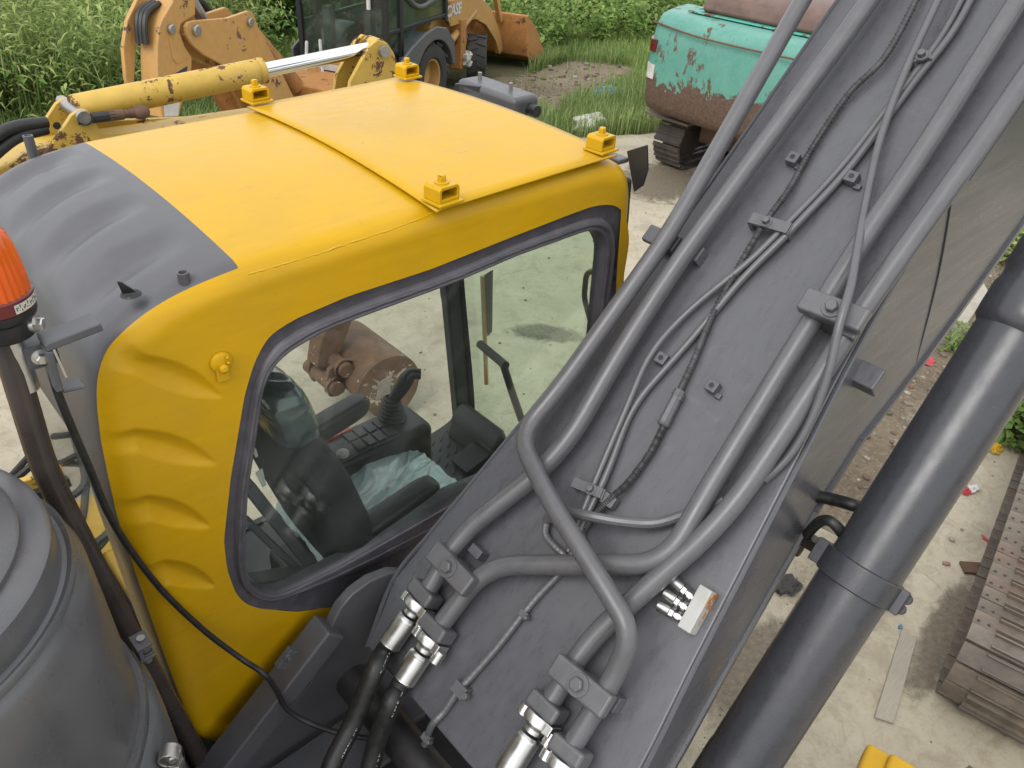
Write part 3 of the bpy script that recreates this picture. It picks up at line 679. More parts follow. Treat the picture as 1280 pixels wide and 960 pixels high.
for jv in range(NV+1):
    for iu in range(NU+1):
        u, v_ = 2*iu/NU-1, 2*jv/NV-1; x, y = .43+.275*u, .335+.295*v_
        ed = max(abs(u), abs(v_))**2; z = 1.905-.05*ed-.13*max(0, (max(abs(u), abs(v_))-.84)/.16)**1.4
        q = V((x*5+y*3.5, y*15-x*9, 2.3)); q = q+V((mnoise.noise(q*.5), mnoise.noise(q*.5+V((4, 1, 3))), 0))*.9
        z += .013*((1-abs(mnoise.noise(q)))**4-.45)+.006*((1-abs(mnoise.noise(q*2.3)))**4-.4)+.010*mnoise.noise(V((x*6, y*6, 9)))
        vs.append((x+.010*mnoise.noise(V((x*9, y*9, 1))), y+.012*mnoise.noise(V((x*9, y*9, 5))), z))
mb.add(vs, [(b_*(NU+1)+a_, b_*(NU+1)+a_+1, (b_+1)*(NU+1)+a_+1, (b_+1)*(NU+1)+a_) for b_ in range(NV) for a_ in range(NU)]); mb.build('cushion_cover', 'plastic_film', SEATO, smooth=80)
mb = MB(); slab(mb, V((.072, .265, 2.435)), bn*.066, V((0, .118, 0)), bd*.118, puff=.62, wrinkle=.0055, n=120, m=70, seed=7.7, flow=(1.3, 1.3, 1.3)); mb.build('headrest', 'clear_film', SEATO, smooth=70)
mb = MB(); ra, rb = V((0.493, 0.111, 2.02)), V((0.109, 0.071, 2)); slab(mb, (ra+rb)/2, (ra-rb)/2, V((0, .044, 0)), (0, 0, .045), puff=.40); mb.build('armrest', 'black_plastic', SEATO, smooth=70)
mb = MB(); slab(mb, V((.36, .565, 2.05)), (.17, .0, .03), (0, .042, 0), (0, 0, .038), puff=.45); mb.build('armrest', 'black_plastic', SEATO, smooth=70)
mb = MB(); mb.box((.05, .12, 1.38), (.60, .50, 1.70)); mb.build('seat_base', 'black_plastic', SEATO, bevel=.03)
mb = MB(); mb.prism([(-0.087, 0.1, 2.393), (-0.068, 0.1, 2.399), (-0.065, 0.1, 2.342), (-0.076, 0.1, 2.34)], (0, .004, 0)); mb.prism([(-0.085, 0.1, 2.468), (-0.076, 0.1, 2.471), (-0.073, 0.1, 2.444), (-0.08, 0.1, 2.442)], (0, .004, 0)); mb.build('hang_tag', 'tin_label', SEATO)
mb = MB()
for (y0, x0, x1) in ((.545, .28, .74),):
    mb.box((x0, y0-.10, 1.50), (x1, y0+.085, 1.95))
CON = mb.build('console', 'black_plastic', EX, bevel=.03, seg=3)
mb = MB(); mb.prism([(.30, .46, 1.951), (.60, .46, 1.951), (.60, .60, 1.951), (.30, .60, 1.951)], (0, 0, .006)); mb.build('switch_panel', 'grey_button', CON, bevel=.004)
for i in range(4):
    for j in range(2):
        mb = MB(); mb.box((.43+i*.042, .470+j*.062, 1.957), (.465+i*.042, .524+j*.062, 1.964)); mb.build('switch', 'black_plastic', CON, bevel=.003)
mb = MB(); mb.lathe([(.022, 0), (.022, .012), (.014, .016), (0, .016)], (.375, .490, 1.957), (0, 0, 1), 16); mb.build('dial', 'tin_label', CON)
mb = MB(); mb.box((.36, .585, 1.957), (.47, .600, 1.967)); mb.build('indicator', 'orange_light', CON)
jb = V((0.636, 0.569, 1.95))
mb = MB()
for i in range(6): mb.lathe([(.052-.005*i, .0), (.056-.005*i, .008), (.046-.005*i, .016)], jb+V((0, 0, .016*i)), (.15, 0, 1), 16)
mb.build('bellows', 'rubber', CON)
mb = MB(); jt = V((0.69, 0.52, 2.15)); mid = jb.lerp(jt, .6)+V((0, 0, .03)); mb.tube(spline([jb+V((0, 0, .07)), mid, jt, jt+V((.03, -.02, .0))], 6), [.020+.009*math.sin(math.pi*min(1, i/14)) for i in range(19)], 12); mb.build('joystick', 'black_plastic', CON)
mb = MB(); mb.box((.16, -.0+.04, 1.45), (.60, .10, 1.90)); mb.build('console', 'black_plastic', EX, bevel=.02)
# pedals, travel levers and the grab bars by the windshield
mb = MB(); pc = V((1.132, 0.684, 1.42)); mb.obox(pc, (.075, 0, .02), (0, .06, 0), (-.006, 0, .012)); mb.obox(pc+V((.09, 0, -.01)), (.02, 0, .02), (0, .02, 0), (-.01, 0, .03)); mb.build('pedal', 'rubber', CAB, bevel=.006)
mb = MB(); mb.prism([(1.16, .60, 1.372), (1.30, .60, 1.372), (1.27, .60, 1.56), (1.20, .60, 1.50)], (0, .33, 0)); mb.build('heater_box', 'inner_trim', CAB, bevel=.03)
mb = MB(); mb.tube([(1.2, 0.734, 1.979), (1.14, 0.504, 2.015)], .018, 10); mb.tube([(1.15, 0.535, 2.014), (1.16, 0.478, 1.891), (1.18, 0.431, 1.767)], .016, 10); mb.build('grab_bar', 'inner_trim', CAB)
mb = MB(); mb.tube([(1.3, 0.849, 2.222), (1.3, 0.795, 1.696)], .010, 8); mb.build('wiper_stalk', 'orange_paint', CAB)
mb = MB(); mb.prism([(1.31, 0.86, 2.214), (1.31, 0.806, 2.263), (1.31, 0.794, 1.969), (1.31, 0.814, 1.939)], (.01, 0, 0)); mb.build('wiper', 'black_plastic', CAB)

# ---- boom: box section, top plate lies on a plane rising forward at 43.5 degrees
BE = math.radians(43.5); BO = V((1.13, 0, 2.86)); BA = V((math.cos(BE), 0, math.sin(BE))); BN = V((-math.sin(BE), 0, math.cos(BE)))
def B3(t, dh=0.0): return BO+BA*t[0]+BN*(t[2]+dh)+V((0, t[1], 0))
BS = [(-1.49, -.150, -.975, .20), (-1.30, -.088, -.965, .215), (-1.13, -.100, -.945, .24), (-.95, -.117, -.918, .275), (-.70, -.140, -.885, .32), (-.45, -.165, -.852, .365), (-.20, -.185, -.818, .46), (.0, -.195, -.795, .59), (.16, -.196, -.784, .66), (.35, -.195, -.778, .70), (.8, -.192, -.775, .735), (1.4, -.192, -.775, .76), (2.1, -.192, -.775, .76), (2.9, -.20, -.77, .66)]
SX = V((-1, 0, 0))
def bpt(k, side, d):
    s_, yl, yr, dep = BS[k]; return BO+BA*s_+BN*(-d)+V((0, yl if side == 0 else yr, 0))
mb = MB(); vs = []; fs = []
for k in range(len(BS)):
    D = BS[k][3]; vs += [bpt(k, 0, 0), bpt(k, 1, 0), bpt(k, 1, D), bpt(k, 0, D)]
for k in range(len(BS)-1):
    for j in range(4): fs.append((k*4+j, k*4+(j+1) % 4, (k+1)*4+(j+1) % 4, (k+1)*4+j))
fs += [(3, 2, 1, 0), tuple((len(BS)-1)*4+j for j in range(4))]
mb.add(vs, fs); BOOM = mb.build('boom', 'boom_paint', EX, smooth=25, bevel=.008, seg=3)
# the lower flange lip and weld seams
mb = MB(); pth = [bpt(k, 1, BS[k][3]-.004)+V((0, -.003, 0)) for k in range(len(BS))]
for a, b in zip(pth[:-1], pth[1:]): mb.beam(a, b, (0, 1, 0), .022, .012)
mb.build('lower_flange', 'boom_paint', BOOM, smooth=30)
mb = MB()
for side in (0, 1):
    q = [bpt(k, side, .004)+V((0, .004 if side == 0 else -.004, 0)) for k in range(len(BS))]; mb.tube(spline(q, 10), .0065, 6)
mb.build('weld_bead', 'boom_paint', BOOM)
mb = MB(); s0, s1 = bpt(9, 1, .05), bpt(8, 1, .62); wl = [s0.lerp(s1, i/30)+V((0, -.002, 0))+BA*(.02*math.sin(i*.12)-.04*(i/30)) for i in range(31)]; mb.tube(wl, .0022, 6); mb.build('weld_bead', 'pipe_paint', BOOM)
# a patch plate on the right flank, near the top
mb = MB(); mb.prism([BO+BA*.42+BN*(-.045)+V((0, -.779, 0)), BO+BA*1.9+BN*(-.045)+V((0, -.779, 0)), BO+BA*1.9+BN*(-.36)+V((0, -.779, 0)), BO+BA*.62+BN*(-.20)+V((0, -.779, 0))], (0, -.008, 0)); mb.build('patch_plate', 'boom_paint', BOOM, bevel=.002)

PR = .0262
def pipe(name, pts, r=PR, rad=.10, mat='pipe_paint', n=16, seg=8):
    mb = MB(); mb.tube(fillet([B3(p) for p in pts], rad, seg), r, n); return mb.build(name, mat, BOOM, smooth=60)
pipe('hydraulic_pipe', [(0.98, -0.118, 0.075), (0.716, -0.143, 0.075), (-0.045, -0.229, 0.075), (-0.571, -0.233, 0.085), (-0.745, -0.227, 0.105), (-0.829, -0.45, 0.15), (-0.881, -0.624, 0.155), (-0.948, -0.801, 0.13), (-1.057, -0.81, 0.085), (-1.241, -0.816, 0.07)], rad=.11, r=.0250)
pipe('hydraulic_pipe', [(1.077, -0.306, 0.06), (0.769, -0.317, 0.06), (-0.101, -0.295, 0.06), (-0.401, -0.309, 0.06), (-0.724, -0.34, 0.055), (-1.061, -0.223, 0.055), (-1.245, -0.242, 0.055)], rad=.13)
pipe('hydraulic_pipe', [(1.072, -0.655, 0.06), (0.375, -0.687, 0.06), (0.158, -0.689, 0.06), (-0.192, -0.705, 0.06), (-0.599, -0.731, 0.06), (-0.785, -0.75, 0.06), (-1.074, -0.348, 0.06), (-1.285, -0.338, 0.055)], rad=.11)
pipe('hydraulic_pipe', [(1.055, -0.788, 0.06), (0.42, -0.792, 0.06), (-0.017, -0.786, 0.06), (-0.35, -0.798, 0.06), (-0.62, -0.803, 0.06), (-1.042, -0.697, 0.055), (-1.223, -0.709, 0.055)], rad=.13)
def clampbar(c, d1, d2, half_l, half_w, thick, bolt=.016, name='pipe_clamp'):
    """bar across two pipes with one hex bolt; d1 along bar, d2 along pipes (boom-plane px directions turned to metres)"""
    mb = MB(); mb.obox(c, d1*half_l, d2*half_w, BN*thick); o = mb.build(name, 'pipe_paint', BOOM, bevel=.008, seg=3)
    m2 = MB(); m2.lathe([(0, .005), (bolt*1.55, .005), (bolt*1.55, 0)], c+BN*thick, BN, 18); m2.lathe([(bolt, .004), (bolt, .016), (bolt*.8, .019), (0, .019)], c+BN*thick, BN, 6); adj = m2.build('clamp_bolt', 'pipe_paint', BOOM, bevel=.001)
    return o
def frame2(p, q):
    p, q = V(p), V(q); d = (q-p).normalized(); return (p+q)/2, d, BN.cross(d), (q-p).length
c, d, e_, L = frame2(B3((-0.077, -0.669, 0.105)), B3((-0.068, -0.827, 0.105))); clampbar(c, d, e_, L/2, .030, .017)
mb = MB(); mb.obox(c-BN*.055, d*(L/2*.55), e_*.022, BN*.045); mb.build('clamp_base', 'boom_paint', BOOM, bevel=.004)
c, d, e_, L = frame2(B3((-1.132, -0.218, 0.095)), B3((-1.138, -0.361, 0.095))); clampbar(c, d, e_, L/2+.012, .030, .018, .018)
mb = MB(); mb.obox(c-BN*.055, d*.03, e_*.022, BN*.04); mb.build('clamp_base', 'boom_paint', BOOM, bevel=.004)
mb = MB(); q = B3((-1.07, -0.284, 0)); mb.obox(q+BN*.02, d*.022, e_*.014, BN*.022); mb.build('weld_block', 'boom_paint', BOOM, bevel=.003)
c, d, e_, L = frame2(B3((-1.126, -0.69, 0.1)), B3((-1.117, -0.837, 0.1))); clampbar(c, d, e_, L/2+.010, .030, .018, .018)
mb = MB(); mb.obox(c-BN*.055, d*.03, e_*.022, BN*.045); mb.build('clamp_base', 'boom_paint', BOOM, bevel=.004)
mb = MB(); q = B3((-1.116, -0.823, 0)); mb.obox(q+BN*.02, d*.016, e_*.02, BN*.02); mb.build('weld_block', 'boom_paint', BOOM, bevel=.003)
# split-flange hose ends
def hose_end(p0, p1, hose, name='hose_fitting'):
    """p0 flange centre, p1 end of the crimp; hose: further points"""
    a, b = B3(p0), B3(p1); d = (b-a).normalized(); sd = BN.cross(d).normalized(); up = d.cross(sd)*-1
    L = (b-a).length
    mb = MB(); mb.obox(a, d*.021, sd*.046, BN*.034); mb.build('pipe_flange', 'pipe_paint', BOOM, bevel=.010, seg=3)
    f = a+d*.036
    mb = MB(); mb.lathe([(0, -.016), (.037, -.016), (.040, -.008), (.040, .010), (.030, .016), (.024, .02), (.024, .035), (0, .035)], f, d, 20); mb.obox(f+sd*.030, d*.014, sd*.020, BN*.024); FIT = mb.build(name, 'silver', BOOM, bevel=.003)
    mb = MB(); mb.lathe([(0, -.014), (.016, -.014), (.016, .020), (.012, .024), (0, .024)], f+sd*.048+d*.014, d, 16); mb.build('flange_bolt', 'silver', BOOM, bevel=.001); mb = MB(); mb.lathe([(0, -.014), (.016, -.014), (.016, .012), (0, .012)], f-sd*.045+d*.006, d, 16); mb.build('flange_bolt', 'silver', BOOM, bevel=.001)
    g = f+d*.040; Lc = max(.06, L-.075)
    prof = [(0, 0), (.026, 0), (.0315, .006)]
    m = 9
    for i in range(m): prof += [(.0325, .008+(Lc-.014)*i/m), (.0318, .008+(Lc-.014)*(i+.5)/m)]
    prof += [(.0325, Lc-.006), (.028, Lc), (0, Lc)]
    mb = MB(); mb.lathe(prof, g, d, 22); mb.build('crimp_sleeve', 'silver', BOOM)
    e2 = g+d*Lc
    if hose:
        pts = spline([e2-d*.03, e2+d*.03]+[V(h) for h in hose], 10); mb = MB(); mb.tube(pts, .0265, 16); H = mb.build('hydraulic_hose', 'hose_rubber', BOOM, smooth=60)
        # the maker's print: a broken line of pale flecks along the hose
        mb = MB(); cp = cam.location; rr = random.Random(5)
        for i in range(4, len(pts)-14):
            p, t = pts[i], (pts[i+1]-pts[i]).normalized(); o = (V((-0.67, -1.426, 3.766))-p).normalized(); o = (o-t*o.dot(t)).normalized(); s2 = t.cross(o)
            o = (o*.80-s2*.60).normalized(); s2 = t.cross(o)
            if (i+int(pts[0].x*50)) % 17 > 6 or rr.random() < .2: continue
            for k in range(5):
                if rr.random() < .3: continue
                q = p+t*(.0045*k)+o*.0268; w_ = rr.uniform(.0008, .0020); mb.obox(q, t*rr.uniform(.0004, .0013), s2*w_, o*.0002)
        mb.build('hose_print', 'white_print', BOOM, smooth=0)
hose_end((-1.246, -0.24, 0.055), (-1.421, -0.234, 0.045), [(-0.004, -0.28, 1.926), (-0.1, -0.3, 1.791), (-0.199, -0.34, 1.724), (-0.274, -0.4, 1.605)])
hose_end((-1.288, -0.337, 0.055), (-1.454, -0.34, 0.05), [(-0.015, -0.36, 1.869), (-0.067, -0.36, 1.738), (-0.14, -0.4, 1.598), (-0.198, -0.45, 1.403)])
hose_end((-1.226, -0.709, 0.055), (-1.414, -0.718, 0.05), [B3((-1.55, -0.706, 0)), B3((-1.725, -0.697, -0.15))])
hose_end((-1.257, -0.818, 0.065), (-1.412, -0.835, 0.06), [B3((-1.516, -0.836, 0.02)), B3((-1.687, -0.827, -0.12))])
# thin lines, conduit and hoses lying on the top plate
pipe('grease_line', [(1.01, -0.523, 0.025), (0.762, -0.555, 0.022), (0.626, -0.544, 0.022), (0.315, -0.533, 0.018), (0.079, -0.499, 0.03), (-0.054, -0.462, 0.018), (-0.277, -0.439, 0.014), (-0.503, -0.408, 0.014), (-0.685, -0.466, 0.02), (-0.833, -0.492, 0.02), (-0.927, -0.52, 0.02)], r=.0098, rad=.08, n=10)
pipe('grease_line', [(1.007, -0.5, 0.025), (0.752, -0.535, 0.022), (0.614, -0.53, 0.022), (0.31, -0.513, 0.018), (0.071, -0.475, 0.03), (-0.018, -0.452, 0.024), (-0.204, -0.382, 0.016), (-0.356, -0.367, 0.03), (-0.506, -0.406, 0.034), (-0.703, -0.448, 0.025), (-0.841, -0.48, 0.02), (-0.913, -0.504, 0.02)], r=.0092, rad=.10, n=10)
cond = spline([B3(p) for p in ((0.956, -0.385, 0.03), (0.815, -0.417, 0.03), (0.646, -0.434, 0.025), (0.52, -0.406, 0.02), (0.344, -0.409, 0.018), (0.208, -0.424, 0.02), (0.093, -0.428, 0.03), (-0.018, -0.433, 0.022), (-0.189, -0.452, 0.018), (-0.326, -0.484, 0.016), (-0.459, -0.508, 0.016))], 30)
mb = MB(); rr = random.Random(2); mb.tube(cond, [.0086+(.0010 if i % 2 else -.0010)+rr.uniform(-.0008, .0008) for i in range(len(cond))], 10); mb.build('conduit', 'sprayed_conduit', BOOM, smooth=0)
cond = spline([B3(p) for p in ((-0.442, -0.506, 0.016), (-0.521, -0.522, 0.016), (-0.591, -0.532, 0.018), (-0.677, -0.53, 0.02), (-0.732, -0.522, 0.03), (-0.799, -0.505, 0.02), (-0.869, -0.501, 0.016), (-0.933, -0.511, 0.015))], 24)
mb = MB(); mb.tube(cond, [.0092+(.0010 if i % 2 else -.0010)+rr.uniform(-.0008, .0008) for i in range(len(cond))], 10); mb.build('conduit', 'sprayed_conduit', BOOM, smooth=0)
mb = MB(); tp = spline([B3((-0.403, -0.5, 0.018)), B3((-0.459, -0.509, 0.018)), B3((-0.505, -0.516, 0.018))], 8); mb.tube(tp, [.015+.004*rr.random() for _ in tp], 9); q = B3((-0.432, -0.504, 0.02)); mb.obox(q+BA*.01, BA*.004, V((0, .016, 0)), BN*.008); mb.build('tape_wrap', 'pipe_paint', BOOM)
pipe('drain_hose', [(1.051, -0.44, 0.05), (0.823, -0.479, 0.05), (0.604, -0.516, 0.045), (0.418, -0.561, 0.04), (0.211, -0.646, 0.055), (-0.021, -0.766, 0.145), (-0.101, -0.79, 0.15), (-0.215, -0.824, 0.1), (-0.323, -0.836, 0.05), (-0.412, -0.83, 0.02), (-0.487, -0.812, 0.016)], r=.0105, rad=.16, n=12)
cs = spline([B3(p) for p in ((-0.884, -0.398, 0.02), (-0.835, -0.449, 0.06), (-0.804, -0.519, 0.075), (-0.768, -0.59, 0.055), (-0.719, -0.658, 0.028), (-0.646, -0.715, 0.022), (-0.579, -0.763, 0.022))], 14)
mb = MB(); mb.tube(cs, [.0135+(.0008 if i % 2 else 0) for i in range(len(cs))], 10); mb.build('cross_hose', 'pipe_paint', BOOM)
cs = spline([B3(p) for p in ((-0.879, -0.398, 0.02), (-0.915, -0.421, 0.02), (-0.925, -0.466, 0.02), (-0.931, -0.519, 0.012), (-0.969, -0.515, 0.012), (-1.053, -0.501, 0.012), (-1.125, -0.496, 0.014), (-1.219, -0.491, 0.014), (-1.321, -0.48, 0.016), (-1.375, -0.474, 0.02), (-1.437, -0.472, 0.014), (-1.488, -0.465, 0.012), (-1.569, -0.443, -0.06))], 14)
mb = MB(); mb.tube(cs, [.0095+(.0009 if i % 3 == 0 else 0) for i in range(len(cs))], 9); mb.build('sensor_cable', 'pipe_paint', BOOM)
cs = spline([B3(p) for p in ((-0.817, -0.504, 0.02), (-0.855, -0.505, 0.012), (-0.876, -0.536, 0.012), (-0.893, -0.583, 0.012), (-0.925, -0.639, 0.012))], 10)
mb = MB(); mb.tube(cs, .008, 8); mb.build('sensor_cable', 'pipe_paint', BOOM)
for (px, r_) in (((-1.111, -0.501, 0.016), .012), ((-1.366, -0.478, 0.02), .020), ((-1.535, -0.458, -0.02), .013)):
    mb = MB(); q = B3(px); mb.obox(q, BA*r_*.8, V((0, r_*1.1, 0)), BN*r_*.7); mb.lathe([(r_*.5, 0), (r_*.5, .018), (0, .018)], q+V((0, -r_*1.3, 0)), BN, 8)
    mb.build('cable_tie', 'pipe_paint', BOOM, bevel=.002)
# clips that hold the thin lines
def clip(a, b, hw, h, bolts):
    c, d, e_, L = frame2(B3(a), B3(b)); mb = MB(); mb.obox(c+BN*h, d*(L/2), e_*hw, BN*.006); 
    for t in (-.96, .96): mb.obox(c+d*(L/2*t)+BN*(h*.5), d*.006, e_*hw, BN*(h*.5))
    for t in bolts: mb.hexbolt(c+d*(L/2*t)+BN*(h+.005), BN, .011, .010)
    mb.build('line_clip', 'pipe_paint', BOOM, bevel=.003)
clip((0.091, -0.391, 0), (0.101, -0.502, 0), .016, .040, (-.15,)); clip((-0.759, -0.409, 0), (-0.739, -0.498, 0), .014, .040, (.3,)); clip((0.645, -0.51, 0), (0.67, -0.543, 0), .012, .040, (.2,))
mb = MB(); q = B3((-0.743, -0.517, 0.02)); mb.obox(q, BA*.016, V((0, .02, 0)), BN*.014); mb.build('cable_tie', 'pipe_paint', BOOM, bevel=.003)
def tapped_block(px, mat='boom_paint', w_=.016):
    q = B3(px); mb = MB(); mb.obox(q+BN*.014, BA*w_, V((0, w_, 0)), BN*.014); mb.obox(q+BN*.004+BA*(-.012)+V((0, -w_*1.3, 0)), BA*.008, V((0, .010, 0)), BN*.006); o = mb.build('tapped_block', mat, BOOM, bevel=.003)
    mb = MB(); mb.lathe([(.0072, .0005), (0, .0005)], q+BN*.0285, BN, 12); mb.build('bolt_hole', 'rubber', BOOM, smooth=0)
for px in ((0.299, -0.38, 0), (0.299, -0.553, 0), (-0.354, -0.403, 0), (-0.352, -0.568, 0)): tapped_block(px)
mb = MB(); q = B3((-0.058, -0.22, 0)); mb.obox(q+BN*.03+V((0, .03, 0)), BA*.026, V((0, .055, 0)), BN*.010); mb.obox(q+V((0, .0, 0))+BN*.012, BA*.026, V((0, .02, 0)), BN*.012); mb.build('pipe_bracket', 'boom_paint', BOOM, bevel=.004)
mb = MB(); mb.lathe([(.009, .0005), (0, .0005)], q+BN*.0405+V((0, .02, 0)), BN, 12); mb.build('bolt_hole', 'rubber', BOOM, smooth=0)
mb = MB(); q = B3((-0.057, -0.321, 0)); mb.obox(q+BN*.02, BA*.022, V((0, .006, 0)), BN*.02); mb.build('weld_block', 'boom_paint', BOOM, bevel=.002)
# bracket box on the right flank
mb = MB(); q = V((1.137, -0.83, 2.686)); mb.obox(q, BA*.030, V((0, .035, 0)), BN*.028); mb.build('side_bracket', 'boom_paint', BOOM, bevel=.004)
mb = MB(); q = V((1.01, -0.8, 2.858)); mb.obox(q, BA*.022, V((0, .02, 0)), BN*.012); mb.build('side_bracket', 'boom_paint', BOOM, bevel=.004)
# grease manifold with three connectors
c, d, e_, L = frame2(B3((-0.771, -0.855, 0)), B3((-0.88, -0.867, 0))); mb = MB(); mb.obox(c+BN*.026, d*(L/2), e_*.017, BN*.026); MAN = mb.build('grease_manifold', 'light_alloy', BOOM, bevel=.003)
mb = MB(); rr_ = random.Random(8)
for k in range(9):
    t_ = rr_.uniform(-.9, .6); q = c+d*(L/2*t_)-e_*.0176*0+BN*.0; side_ = e_ if (c+e_*.02).y < (c-e_*.02).y else -e_
    mb.obox(c+d*(L/2*t_)+side_*.0176+BN*rr_.uniform(.006, .044), d*rr_.uniform(.004, .012), side_*.0012, BN*rr_.uniform(.002, .010))
mb.build('rust_scale', 'rust_orange', BOOM, smooth=0)
for (p, q) in (((-0.811, -0.849, 0.028), (-0.805, -0.774, 0.028)), ((-0.837, -0.851, 0.028), (-0.841, -0.776, 0.028)), ((-0.862, -0.853, 0.028), (-0.874, -0.781, 0.028))):
    a, b = B3(p), B3(q); dd = (b-a).normalized(); l = (b-a).length; mb = MB()
    mb.lathe([(.008, 0), (.008, l*.18), (.0125, l*.18), (.0125, l*.32), (.009, l*.34), (.009, l*.40), (.014, l*.42), (.014, l*.56), (.011, l*.58)], a, dd, 6); mb.lathe([(.0135, l*.58), (.0135, l*1.0), (.011, l*1.02), (0, l*1.02)], a, dd, 14); mb.build('grease_connector', 'silver', BOOM, smooth=40)

# ---- lift cylinder on the right of the boom
CD = (V((1.167, -1.05, 2.637))-V((0.598, -1.05, 1.855))); CD.y = 0; CD.normalize(); C0 = V((0.598, -1.05, 1.855)); CS = V((0, 1, 0)); CU = CD.cross(CS)
mb = MB(); CR = .0885
mb.lathe([(0, -.62), (CR*.9, -.62), (CR*1.02, -.60), (CR*1.02, -.02), (CR*.995, 0), (CR, .02), (CR, 1.22), (CR*.98, 1.23), (CR*1.10, 1.245), (CR*1.12, 1.27), (CR*1.12, 1.33), (CR*1.06, 1.345), (CR*1.06, 1.37), (CR*1.13, 1.38), (CR*1.13, 1.56), (CR*.9, 1.59), (.052, 1.59)], C0, CD, 56)
LIFT = mb.build('lift_cylinder', 'cylinder_paint', EX, smooth=40)
mb = MB(); mb.lathe([(.050, 1.58), (.050, 1.9), (0, 1.9)], C0, CD, 32); mb.build('rod', 'chrome', LIFT)
t1 = (V((0.928, -1.05, 2.296))-C0).dot(CD); q = C0+CD*t1
mb = MB(); mb.lathe([(CR+.001, -.034), (CR+.009, -.032), (CR+.009, .032), (CR+.001, .034)], q, CD, 56)
for sg in (1, -1):
    mb.obox(q+CS*(sg*(CR+.012)), CD*.032, CS*(.024 if sg > 0 else .014), CU*.012); mb.hexbolt(q+CS*(sg*(CR+.024))-CU*.012+CD*.014, -CU, .009, .008); mb.hexbolt(q+CS*(sg*(CR+.024))-CU*.012-CD*.014, -CU, .009, .008)
mb.build('clamp_band', 'cylinder_paint', LIFT, bevel=.003)
mb = MB(); mb.tube(spline([(1.047, -0.8, 2.322), (1.06, -0.88, 2.353), (1.069, -0.95, 2.371), (1.236, -0.99, 2.267)], 8), .017, 12); mb.build('cylinder_hose', 'hose_rubber', LIFT)
mb = MB(); mb.tube(spline([(1.058, -0.84, 2.12), (0.983, -0.88, 2.282), (0.933, -0.92, 2.385), (0.93, -0.96, 2.39), (1.007, -1, 2.272)], 8), .014, 12); mb.build('cylinder_hose', 'hose_rubber', LIFT)
mb = MB(); mb.beam((1.044, -0.84, 2.193), (0.933, -0.99, 2.305), (0, 0, 1), .045, .03); mb.build('cylinder_bracket', 'dark_paint', LIFT, bevel=.004)

# ---- boom foot: cheek plates, slanted beam, turntable deck
mb = MB()
ark = [(-0.053, -0.07, 1.871), (-0.018, -0.07, 1.926), (0.017, -0.07, 1.964), (0.055, -0.07, 1.996), (0.093, -0.07, 2.005), (0.141, -0.07, 1.997), (0.195, -0.07, 1.982), (0.28, -0.07, 1.926)]
def cheek(y0, y1):
    poly = [(-.10, 1.72), (-.02, 1.90), (.015, 1.955), (.06, 1.985), (.12, 1.995), (.19, 1.98), (.27, 1.92), (.36, 1.78), (.42, 1.3), (-.45, 1.3), (-.45, 1.45)]
    m = MB(); m.prism([(x, y0, z) for x, z in poly], (0, y1-y0, 0)); return m.build('cheek_plate', 'grey_paint', EX, bevel=.006)
cheek(-.075, -.040); cheek(-1.03, -.995)
mb = MB(); mb.prism([(-.30, -.10, 1.48), (.12, -.10, 1.48), (.12, -.30, 1.48), (-.30, -.30, 1.48)], (0, 0, .02)); mb.prism([(-.02, -.098, 1.62), (.14, -.098, 1.60), (.14, -.30, 1.60), (-.02, -.30, 1.62)], (0, 0, -.02)); mb.build('foot_gusset', 'grey_paint', EX, bevel=.004)
mb = MB(); mb.lathe([(0, .05), (.055, .05), (.055, .96), (0, .96)], (.03, -.02, 1.62), (0, -1, 0), 28); mb.build('boom_pin', 'dark_paint', EX, bevel=.004)
b0, b1 = V((-0.017, -0.065, 1.9)), V((-0.411, -0.065, 1.578)); 
mb = MB(); dirb = (b1-b0).normalized(); up = V((0, -1, 0)); mb.beam(b0, b1+dirb*.5, (0, 1, 0), .075, .085); BEAM = mb.build('slanted_beam', 'grey_paint', EX, bevel=.008, seg=3)
sp = V((-0.171, -0.108, 1.934)); mb = MB(); mb.obox(sp, dirb*.030, V((0, .010, 0)), dirb.cross(V((0, 1, 0)))*.016); mb.hexbolt(sp+V((0, -.010, .012)), (0, -1, 0), .007, .006); mb.build('cable_lug', 'grey_paint', BEAM, bevel=.003)
# superstructure deck and rear body, below and behind the camera
mb = MB(); mb.box((-2.7, -1.62, 1.12), (.30, .98, 1.28)); mb.box((.30, -.02, 1.12), (1.28, .98, 1.27)); mb.build('deck', 'dark_paint', EX, bevel=.01)
mb = MB(); mb.box((-2.6, -1.58, 1.282), (-1.24, .96, 1.95)); HOOD = mb.build('engine_hood', 'old_yellow', EX, bevel=.05, seg=3)
mb = MB(); mb.box((-1.22, .10, 1.282), (-.48, .94, 1.60)); mb.build('side_locker', 'deck_yellow', EX, bevel=.02)
mb = MB(); mb.beam((-0.511, 1.387, 1.64), (-0.235, 1.355, 1.64), (0, 0, 1), .03, .10); mb.build('locker_edge', 'old_yellow', EX, bevel=.006)
mb = MB(); mb.beam((-0.515, 1.373, 1.62), (-0.251, 1.324, 1.62), (0, 0, 1), .05, .04); mb.build('locker_trim', 'rubber', EX)
mb = MB(); mb.box((-3.0, -1.5, .98), (-2.72, .9, 1.95)); mb.build('counterweight', 'grey_paint', EX, bevel=.08, seg=4)
mb = MB(); mb.box((-1.22, -.03, 1.29), (-.52, .08, 1.9)); mb.build('partition', 'dark_paint', EX, bevel=.01)
# slew ring and undercarriage
mb = MB(); mb.lathe([(.55, .80), (.62, .82), (.62, 1.05), (.55, 1.13)], (-.75, -.47, 0), (0, 0, 1), 40); mb.box((-1.9, -1.25, .48), (.5, .35, .82)); mb.build('car_body', 'dark_paint', EX, bevel=.03)

